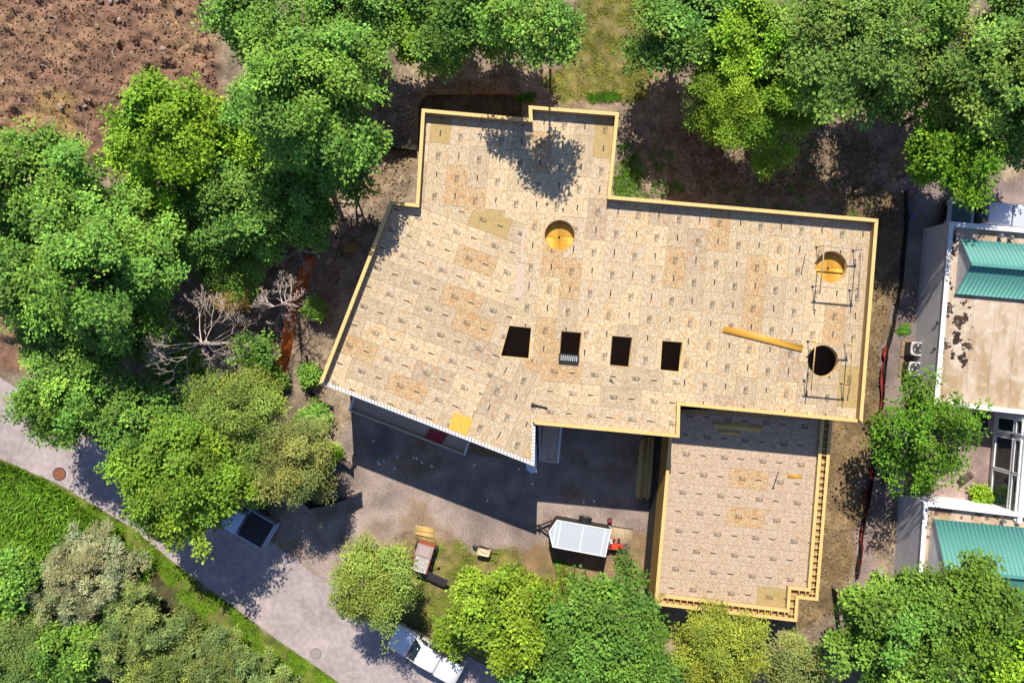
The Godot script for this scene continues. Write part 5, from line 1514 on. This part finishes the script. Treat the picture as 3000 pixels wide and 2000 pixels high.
# ---------------------------------------------------------------- the white building next door
func stained_roof(seed_: int, dark: bool) -> ImageTexture:
	# weathered flat roofing: sheet seams, tide marks and patches of rotted leaves
	var w := 512
	var f := noise_of(seed_, 0.008, 4)
	var g := noise_of(seed_ + 3, 0.03, 4)
	var d := PackedByteArray()
	d.resize(w * w * 3)
	var k := 0
	var spots := [[44, 172, 26, 9], [30, 245, 16, 24], [62, 262, 20, 30], [24, 330, 15, 26], [64, 330, 22, 26], [70, 372, 18, 14], [18, 60, 8, 40]]
	for y in w:
		for x in w:
			var v := f.get_noise_2d(x * 1.6, y * 0.7)
			var u := g.get_noise_2d(x, y)
			var c := Color(0.80, 0.72, 0.63).lerp(Color(0.70, 0.60, 0.47), clampf(v * 2.0 + 0.35, 0, 1))
			c = c.lerp(Color(0.86, 0.82, 0.77), clampf(u * 2.0 - 0.1, 0, 1) * 0.6)
			if absi(posmod(x + int(v * 8), 62) - 31) < 2: c = c * 0.9
			if dark:
				for s: Array in spots:
					var q := Vector2((x - s[0]) / float(s[2]), (y - s[1]) / float(s[3]))
					var e := q.length() * 0.8 + u * 1.9 + f.get_noise_2d(x * 9.0, y * 9.0) * 0.9
					if e < 0.62: c = Color(0.16, 0.11, 0.07).lerp(Color(0.30, 0.21, 0.15), clampf(v + 0.5, 0, 1))
					elif e < 0.95: c = c.lerp(Color(0.87, 0.83, 0.78), 0.5)
			elif clampf(u * 3.0 + v, 0, 1) > 0.75: c = c.lerp(Color(0.36, 0.26, 0.20), 0.7)
			d[k] = int(c.r * 255)
			d[k + 1] = int(c.g * 255)
			d[k + 2] = int(c.b * 255)
			k += 3
	return tex_of(w, w, d)

func gable_roof(t: Node3D, eave: Vector3, ridge: Vector3, length: float, deg: float, mat_roof: Material) -> void:
	# eave: west end of the north eave; ridge: west end of the ridge; the ridge runs east
	var o := t.position
	var e := Vector3(cos(deg_to_rad(deg)), 0, sin(deg_to_rad(deg)))
	var s := Vector3(-e.z, 0, e.x)
	var run := (ridge - eave).dot(s)
	var w := 0.28
	var st := [new_st(), new_st()]
	var nv := eave - o
	var rd := nv + s * run + Vector3(0, ridge.y - eave.y, 0)
	var sv := nv + s * run * 2.0
	var meshes := []
	for side in 2:
		var low := nv if side == 0 else sv
		var b: SurfaceTool = st[side]
		var n := (e.cross(rd - low)).normalized()
		if n.y < 0: n = -n
		var p0 := Vector3.ZERO
		var up := rd - low
		quad(b, p0, up, up + e * w, p0 + e * w)
		for r: float in [0.0, 0.016]:
			quad(b, p0 + e * r, up + e * r, up + e * r + n * 0.028, p0 + e * r + n * 0.028)
		quad(b, p0 + n * 0.028, up + n * 0.028, up + e * 0.016 + n * 0.028, p0 + e * 0.016 + n * 0.028)
		quad(b, p0 - n * 0.05, p0 + e * w - n * 0.05, p0 + e * w, p0)
		meshes.append(done(b))
		for i in int(length / w):
			part("roof_panel", meshes[side], mat_roof, t, Transform3D(Basis(), low + e * (w * i)))
	var cap := new_st()
	add_bar(cap, rd + Vector3(0, 0.05, 0) - e * 0.02, rd + e * length + Vector3(0, 0.05, 0), 0.2, 0.05)
	part("ridge_cap", cap.commit(), mat_roof, t)
	var gb := new_st()
	for off: float in [0.06, 0.2]:
		for q: Vector3 in [nv, sv, rd]: gb.add_vertex(q + e * off - Vector3(0, 0.06, 0))
	quad(gb, nv + e * 0.06 - Vector3(0, 0.7, 0), sv + e * 0.06 - Vector3(0, 0.7, 0), sv + e * 0.06 - Vector3(0, 0.06, 0), nv + e * 0.06 - Vector3(0, 0.06, 0))
	part("gable_wall", done(gb), M.stucco, t)
	for sd: Vector3 in [nv + s * 0.25, sv - s * 0.25]:
		var cb := new_st()
		add_bar(cb, sd + e * 0.07 - Vector3(0, 0.42, 0), sd + e * length - Vector3(0, 0.42, 0), 0.12, 0.6)
		part("roof_curb", cb.commit(), M.stucco, t)

func flat_block(t: Node3D, poly: PackedVector2Array, top: float, deck: float, tex: Texture2D, turn: float) -> void:
	var o := Vector2(t.position.x, t.position.z)
	var p := PackedVector2Array()
	for q in poly: p.append(q - o)
	for i in p.size():
		part("wall", prism(edge_run(p, i, 0.0, 0.24), -0.2, top, Transform2D.IDENTITY, true), M.stucco, t)
		part("coping", prism(edge_run(p, i, -0.03, 0.27), top + 0.003, top + 0.05, Transform2D.IDENTITY, true), M.white, t)
	var inv := Transform2D(turn, p[0]).affine_inverse()
	part("flat_roof", prism(inset(p, 0.22), deck - 0.2, deck, Transform2D.IDENTITY.scaled(Vector2(1 / 12.0, 1 / 12.0)) * inv), tex_mat(Color(0.74, 0.74, 0.74), tex, 0.9), t)

func neighbours() -> void:
	var green := mat(Color(0.08, 0.265, 0.235), 0.55)
	green.metallic_specular = 0.4
	var b1 := PackedVector2Array([Vector2(28.354, -7.735), Vector2(38.896, -6.763), Vector2(37.902, 5.216), Vector2(27.360, 4.066)])
	var t := thing("white_building", "white walled building with stained flat roof and green ribbed gable beside the muddy track", "building", Vector3(b1[0].x, 0, b1[0].y))
	flat_block(t, b1, 2.8, 2.5, stained_roof(301, true), deg_to_rad(5))
	gable_roof(t, Vector3(29.116, 2.75, -6.660), Vector3(28.939, 4, -4.880), 9.0, 5.0, green)
	var b2 := PackedVector2Array([Vector2(26.636, 10.341), Vector2(38.808, 11.753), Vector2(37.816, 19.448), Vector2(26.107, 17.905)])
	var u := thing("white_building", "white walled building with pale green ribbed gable partly under the oaks", "building", Vector3(b2[0].x, 0, b2[0].y))
	flat_block(u, b2, 2.9, 2.6, stained_roof(305, false), deg_to_rad(6))
	gable_roof(u, Vector3(27.249, 3.05, 11.427), Vector3(27.349, 4.5, 14.259), 9.0, 5.5, green)
	for q: Array in [[t, Vector3(28.258, 2.5, -5.585)], [t, Vector3(27.812, 2.5, -1.224)], [t, Vector3(27.697, 2.4, 0.468)], [t, Vector3(27.496, 2.4, 2.966)], [u, Vector3(26.707, 2.6, 11.655)]]:
		var n: Node3D = q[0]
		var st := new_st()
		add_box(st, Vector3(0.16, 0.2, 0.13), q[1] - n.position)
		add_box(st, Vector3(0.3, 0.05, 0.05), q[1] - n.position + Vector3(0.14, 0.02, 0))
		part("wall_lamp", st.commit(), M.dark_steel, n)
	for q: Vector3 in [Vector3(31.751, 2.5, -6.853), Vector3(32.418, 2.5, -6.742)]:
		var st := new_st()
		add_tube(st, q - t.position - Vector3(0, 0.05, 0), q - t.position + Vector3(0, 0.3, 0), 0.11, 12)
		add_tube(st, q - t.position + Vector3(0, 0.3, 0), q - t.position + Vector3(0, 0.36, 0), 0.16, 12, 0.5)
		part("roof_vent", st.commit(), M.steel, t)
	var vent := Vector3(31.879, 2.6, 11.633)
	var vs := new_st()
	add_tube(vs, vent - u.position, vent - u.position + Vector3(0, 0.35, 0), 0.09, 10)
	add_tube(vs, vent - u.position + Vector3(0, 0.35, 0), vent - u.position + Vector3(-0.16, 0.42, 0), 0.09, 10)
	part("roof_vent", vs.commit(), M.steel, u)
	# the glazed wall on the courtyard's far side
	var c0 := Vector2(33.252, 4.888)
	var c1 := Vector2(32.665, 11.750)
	var run := (c1 - c0)
	var w := thing("glazed_wall", "white framed window wall facing the pinkish courtyard", "wall", Vector3(c0.x, 0, c0.y), -run.angle())
	var wl := run.length()
	part("wall_panel", loft_box(Vector3(wl, 2.9, 0.3), Vector3(wl / 2, 1.45, -0.17)), M.stucco, w)
	for q: Array in [[0.25, 1.15, 0.45, 2.0], [1.55, 3.7, 0.4, 2.0], [3.85, wl - 0.2, 0.4, 2.0], [0.25, 1.15, 2.2, 2.7], [1.55, 3.7, 2.2, 2.7], [3.85, wl - 0.2, 2.2, 2.7]]:
		var win := part("window", loft_box(Vector3(q[1] - q[0], q[3] - q[2], 0.02), Vector3((q[0] + q[1]) / 2, (q[2] + q[3]) / 2, 0.0)), M.glass, w)
		var fr := new_st()
		for y: float in [q[2], q[3]]: add_box(fr, Vector3(q[1] - q[0] + 0.1, 0.08, 0.12), Vector3((q[0] + q[1]) / 2, y, 0.03))
		for x: float in [q[0], q[1]]: add_box(fr, Vector3(0.1, q[3] - q[2] - 0.09, 0.12), Vector3(x, (q[2] + q[3]) / 2, 0.03))
		part("window_frame", fr.commit(), M.white, win)
	part("door_handle", loft_box(Vector3(0.3, 0.12, 0.1), Vector3(1.36, 1.9, 0.1)), M.black, w)
	# courtyard side wall with its wooden cap, mat and dark slab
	var cw := thing("courtyard_wall", "low white wall with a wooden cap closing the courtyard", "wall", Vector3(27.025, 0, 7.520))
	var cp := PackedVector2Array()
	for q: Vector2 in [Vector2(26.741, 4.653), Vector2(27.013, 4.676), Vector2(26.423, 10.260), Vector2(26.105, 10.215)]: cp.append(q - Vector2(cw.position.x, cw.position.z))
	part("wall_body", prism(cp, -0.1, 1.55), M.stucco, cw)
	part("cap", prism(inset(cp, -0.03), 1.552, 1.62), M.dark_wood, cw)
	var mt := thing("door_mat", "black mat on the shaded courtyard beside the white building", "mat", Vector3(31.960, 0, 5.546))
	part("mat", loft_box(Vector3(1.6, 0.03, 1.2), Vector3(0, 0.02, 0)), M.black_matt, mt)
	part("mat_border", loft_box(Vector3(1.5, 0.012, 1.1), Vector3(0, 0.042, 0)), M.rubber, mt)
	var bo := thing("brown_slab", "flat dark brown slab lying turned on the courtyard paving", "board", Vector3(31.208, 0, 9.447), deg_to_rad(38))  # thin dark brown slab, laid flat and turned on the paving
	part("board", bar_mesh(1.15, 0.05, 0.5), M.dark_wood, bo, Transform3D(Basis(), Vector3(0, 0.06, 0)))
	part("batten", bar_mesh(0.5, 0.04, 0.08), M.dark_wood, bo, Transform3D(Basis(Vector3.UP, PI / 2), Vector3(0.35, 0.106, 0)))
	for k in 2: air_conditioner([Vector3(27.448, 0, 0.517), Vector3(27.284, 0, 1.857)][k], ["outdoor cooling unit with round fan, beside the bare gravel strip", "outdoor cooling unit with round fan, next to the courtyard tree"][k])
	var dk := thing("plank_deck", "weathered plank platform behind the parked silver van-like truck", "platform", Vector3(34.898, 0, -8.389), deg_to_rad(-5))
	for k in 5: part("plank", bar_mesh(2.2, 0.05, 0.22), tex_mat(Color(0.34, 0.28, 0.25), M.plank_tex, 0.9, 0.6, false), dk, Transform3D(Basis(), Vector3(0.2, 0.5, -0.5 + k * 0.235)))
	for k in 2:
		part("joist", bar_mesh(1.2, 0.46, 0.1), M.dark_wood, dk, Transform3D(Basis(Vector3.UP, PI / 2), Vector3(-0.6 + k * 1.5, 0.24, 0)))
	var gas := thing("gas_meter", "small gas meter with bent pipes at the foot of the white wall", "meter", Vector3(24.957, 0, 15.581))
	var g1 := new_st()
	add_box(g1, Vector3(0.3, 0.35, 0.25), Vector3(0, 0.7, 0))
	part("meter", g1.commit(), mat(Color(0.3, 0.3, 0.3), 0.6), gas)
	var g2 := new_st()
	add_tube(g2, Vector3(-0.1, 0, 0.1), Vector3(-0.1, 0.6, 0.1), 0.03, 8)
	add_tube(g2, Vector3(0.15, 0.6, 0), Vector3(0.5, 0.6, 0.3), 0.03, 8)
	add_tube(g2, Vector3(0.5, 0.6, 0.3), Vector3(0.5, 0, 0.3), 0.03, 8)
	part("pipe", g2.commit(), M.steel, gas)

func air_conditioner(at: Vector3, label: String) -> void:
	var t := thing("air_conditioner", label, "air conditioner", at, deg_to_rad(-6))
	part("pad", loft_box(Vector3(1.15, 0.1, 1.15), Vector3(-0.1, 0.05, 0)), M.stone, t)
	var s := 0.46
	var body := loft([ring_of(-s, s - 0.03, 0.1, 0.84, 0.01), ring_of(s, s - 0.03, 0.1, 0.84, 0.01)])
	part("cabinet", body, mat(Color(0.06, 0.06, 0.065), 0.7), t)
	var p := PackedVector2Array()
	for i in 32:
		var a := TAU * (i + 0.5) / 32
		var k := pow(pow(absf(cos(a)), 6) + pow(absf(sin(a)), 6), -1.0 / 6.0)
		p.append(Vector2(cos(a), sin(a)) * k * (s + 0.01))
	var st := new_st()
	for i in 32:
		var j := (i + 1) % 32
		var a := p[i]
		var b := p[j]
		var c := Vector2(cos(TAU * (i + 0.5) / 32), sin(TAU * (i + 0.5) / 32)) * 0.38
		var d := Vector2(cos(TAU * (j + 0.5) / 32), sin(TAU * (j + 0.5) / 32)) * 0.38
		quad(st, Vector3(a.x, 0.9, a.y), Vector3(b.x, 0.9, b.y), Vector3(d.x, 0.91, d.y), Vector3(c.x, 0.91, c.y))
		quad(st, Vector3(a.x, 0.8, a.y), Vector3(b.x, 0.8, b.y), Vector3(b.x, 0.9, b.y), Vector3(a.x, 0.9, a.y))
		quad(st, Vector3(c.x, 0.91, c.y), Vector3(d.x, 0.91, d.y), Vector3(d.x, 0.8, d.y), Vector3(c.x, 0.8, c.y))
	part("top_cover", done(st), mat(Color(0.46, 0.435, 0.42), 0.55), t)
	for k in 3:
		var a := TAU * k / 3 + 0.5
		part("fan_blade", slab4(Vector3(cos(a) * 0.08, 0.86, sin(a) * 0.08), Vector3(cos(a - 0.25) * 0.34, 0.84, sin(a - 0.25) * 0.34), Vector3(cos(a + 0.35) * 0.34, 0.88, sin(a + 0.35) * 0.34), Vector3(cos(a + 0.6) * 0.1, 0.87, sin(a + 0.6) * 0.1), 0.006), M.steel, t)
	var h := new_st()
	add_tube(h, Vector3(0, 0.84, 0), Vector3(0, 0.9, 0), 0.08, 12)
	part("fan_hub", h.commit(), M.dark_steel, t)
	for k in 5:
		var g := new_st()
		var r := 0.08 + k * 0.07
		for i in 24:
			var a := TAU * i / 24
			var b := TAU * (i + 1) / 24
			add_tube(g, Vector3(cos(a) * r, 0.915, sin(a) * r), Vector3(cos(b) * r, 0.915, sin(b) * r), 0.004, 4)
		part("grille_ring", g.commit(), M.dark_steel, t)

# ---------------------------------------------------------------- stones and sticks
func rock_mesh(seed_: int) -> ArrayMesh:
	var f := noise_of(seed_, 0.9, 3)
	var sp := SphereMesh.new()
	sp.radius = 1.0
	sp.height = 2.0
	sp.radial_segments = 7
	sp.rings = 4
	var arr := sp.get_mesh_arrays()
	var v: PackedVector3Array = arr[Mesh.ARRAY_VERTEX]
	for i in v.size():
		var d := v[i].normalized()
		var k := 1.0 + 0.8 * f.get_noise_3d(d.x * 1.3, d.y * 1.3, d.z * 1.3)
		var q := d * k
		q = Vector3(clampf(q.x, -0.85, 0.9), clampf(q.y, -0.7, 0.75), clampf(q.z, -0.8, 0.85))
		v[i] = q
	arr[Mesh.ARRAY_VERTEX] = v
	var m := ArrayMesh.new()
	m.add_surface_from_arrays(Mesh.PRIMITIVE_TRIANGLES, arr)
	var st := SurfaceTool.new()
	st.create_from(m, 0)
	st.deindex()
	st.generate_normals()
	return st.commit()

func stones() -> void:
	var shapes := []
	for i in 6: shapes.append(rock_mesh(400 + i))
	var clearing := PackedVector2Array([Vector2(-35.250, -23.265), Vector2(-21.385, -23.265), Vector2(-20.210, -17.625), Vector2(-22.090, -15.745), Vector2(-28.435, -14.805), Vector2(-28.670, -13.630), Vector2(-34.310, -13.630)])
	var k := 0
	for q: Vector2 in scatter_on(clearing, 110):
		var s := 0.06 + 0.17 * pow(rng.randf(), 3.0)
		var y := ground_height(q.x, q.y, 3) 
		solo("rock", "small pale rock lying in the cleared red-brown soil", "rock", shapes[k % 6], M.stone if k % 4 else M.stone_pale, Transform3D(Basis(Vector3.UP, rng.randf() * TAU) * Basis.from_scale(Vector3(s * rng.randf_range(1, 1.7), s * 0.7, s)), Vector3(q.x, y + s * 0.2, q.y)), "rocks in the cleared soil")
		k += 1
	var big := [[Vector3(-22.416, 0.3, -19.964), 0.62, 0.28, 30, "long tan slab of rock near the far edge of the clearing", 0], [Vector3(-31.489, 0.35, -15.045), 0.75, 0.42, 20, "large yellow-brown boulder at the lower edge of the clearing", 0], [Vector3(-33.624, 0.3, -16.579), 0.5, 0.3, 60, "whitish quartz boulder in the clearing", 1], [Vector3(-30.168, 0.3, -17.513), 0.34, 0.2, 70, "tall pale rock splinter in the clearing", 1], [Vector3(-32.106, 0.3, -16.438), 0.36, 0.22, 15, "flat grey-tan rock by the yellow boulder", 0], [Vector3(-26.035, 0.3, -19.731), 0.3, 0.2, -30, "white veined rock in the middle of the clearing", 1], [Vector3(-28.907, 0.3, -20.548), 0.34, 0.2, 10, "pale crumbling rock upslope in the clearing", 1], [Vector3(-34.792, 0.3, -22.066), 0.4, 0.2, -20, "white rock at the clearing's west side", 1], [Vector3(22.394, 0.2, -11.419), 0.66, 0.3, 28, "square-cut yellowish boulder northeast of the house", 0], [Vector3(23.845, 0.2, -10.343), 0.58, 0.3, 22, "second yellowish boulder northeast of the house, with a mossy flank", 0], [Vector3(26.302, 0.2, -9.079), 0.32, 0.24, 0, "round tan stone touching the black silt fence", 0], [Vector3(-12.051, 0.2, -6.669), 0.5, 0.3, 60, "pinkish flat rock at the top of the orange fence", 1], [Vector3(-12.519, 0.2, -5.499), 0.42, 0.3, 40, "pale rock below the pinkish flat rock by the orange fence", 1]]
	for b: Array in big:
		var p: Vector3 = b[0]
		solo("boulder", b[4], "boulder", shapes[k % 6], M.stone if b[5] == 0 else M.stone_pale, Transform3D(Basis(Vector3.UP, deg_to_rad(b[3])) * Basis.from_scale(Vector3(b[1], b[2] * 0.9, b[1] * 0.55)), p + Vector3(0, 0.02, 0)))
		k += 1
	for q: Vector2 in scatter_on(PackedVector2Array([Vector2(-11.045, -11.750), Vector2(-9.752, -11.633), Vector2(-9.988, -9.400), Vector2(-11.045, -7.755), Vector2(-12.102, -7.285), Vector2(-11.985, -8.930)]), 26):
		var s := rng.randf_range(0.12, 0.34)
		solo("rubble_stone", "grey broken stone in the rubble heap west of the roof", "stone", shapes[k % 6], M.stone_pale, Transform3D(Basis(Vector3.UP, rng.randf() * TAU) * Basis.from_scale(Vector3(s * 1.3, s * 0.8, s)), Vector3(q.x, 0.05 + s * 0.2, q.y)), "rubble heap west of the roof")
		k += 1
	for i in 46:
		var q: Vector2 = scatter_on(clearing, 1)[0]
		var y := ground_height(q.x, q.y, 3) + 0.04
		var st := new_st()
		var l := rng.randf_range(0.35, 1.3)
		add_tube(st, Vector3(-l / 2, 0, 0), Vector3(0, 0.05, rng.randf_range(-0.1, 0.1)), 0.022, 5)
		add_tube(st, Vector3(0, 0.05, 0), Vector3(l / 2, 0, rng.randf_range(-0.2, 0.2)), 0.018, 5, 0.5)
		solo("stick", "thin dry stick on the cleared red-brown soil", "stick", st.commit(), M.lumber_old if i % 3 else M.bare, Transform3D(Basis(Vector3.UP, rng.randf() * TAU), Vector3(q.x, y, q.y)), "sticks in the cleared soil")

# ---------------------------------------------------------------- the scene
func _ready() -> void:
	rng.seed = 20240607
	var cam := Camera3D.new()
	cam.name = "camera"
	add_child(cam)
	cam.position = Vector3(0, 47, 0)
	cam.rotation_degrees = Vector3(-90, 0, 0)
	cam.fov = 53.13
	cam.near = 0.5
	cam.far = 1200
	cam.current = true
	var env := Environment.new()
	env.background_mode = Environment.BG_SKY
	var sky := Sky.new()
	var sm := ProceduralSkyMaterial.new()
	sm.sky_top_color = Color(0.36, 0.45, 0.63)
	sm.sky_horizon_color = Color(0.62, 0.68, 0.78)
	sm.ground_bottom_color = Color(0.2, 0.18, 0.14)
	sm.ground_horizon_color = Color(0.62, 0.68, 0.78)
	sm.sky_curve = 0.2
	sky.sky_material = sm
	env.sky = sky
	env.background_energy_multiplier = 0.9
	env.tonemap_mode = Environment.TONE_MAPPER_LINEAR
	env.tonemap_exposure = 1.55
	env.sdfgi_enabled = true
	env.ssao_enabled = true
	env.ssil_enabled = true
	var we := WorldEnvironment.new()
	we.name = "world_environment"
	we.environment = env
	add_child(we)
	var sun := DirectionalLight3D.new()
	sun.name = "sun"
	sun.light_energy = 1.6
	sun.light_color = Color(1.0, 0.965, 0.91)
	sun.light_angular_distance = 0.5
	sun.shadow_enabled = true
	add_child(sun)
	sun.look_at_from_position(Vector3.ZERO, Vector3(0.376, -6.9, 6.36), Vector3.UP)
	make_materials()
	make_ground()
	make_house()
	neighbours()
	yard_things()
	stones()
	make_sprigs()
	make_plants()
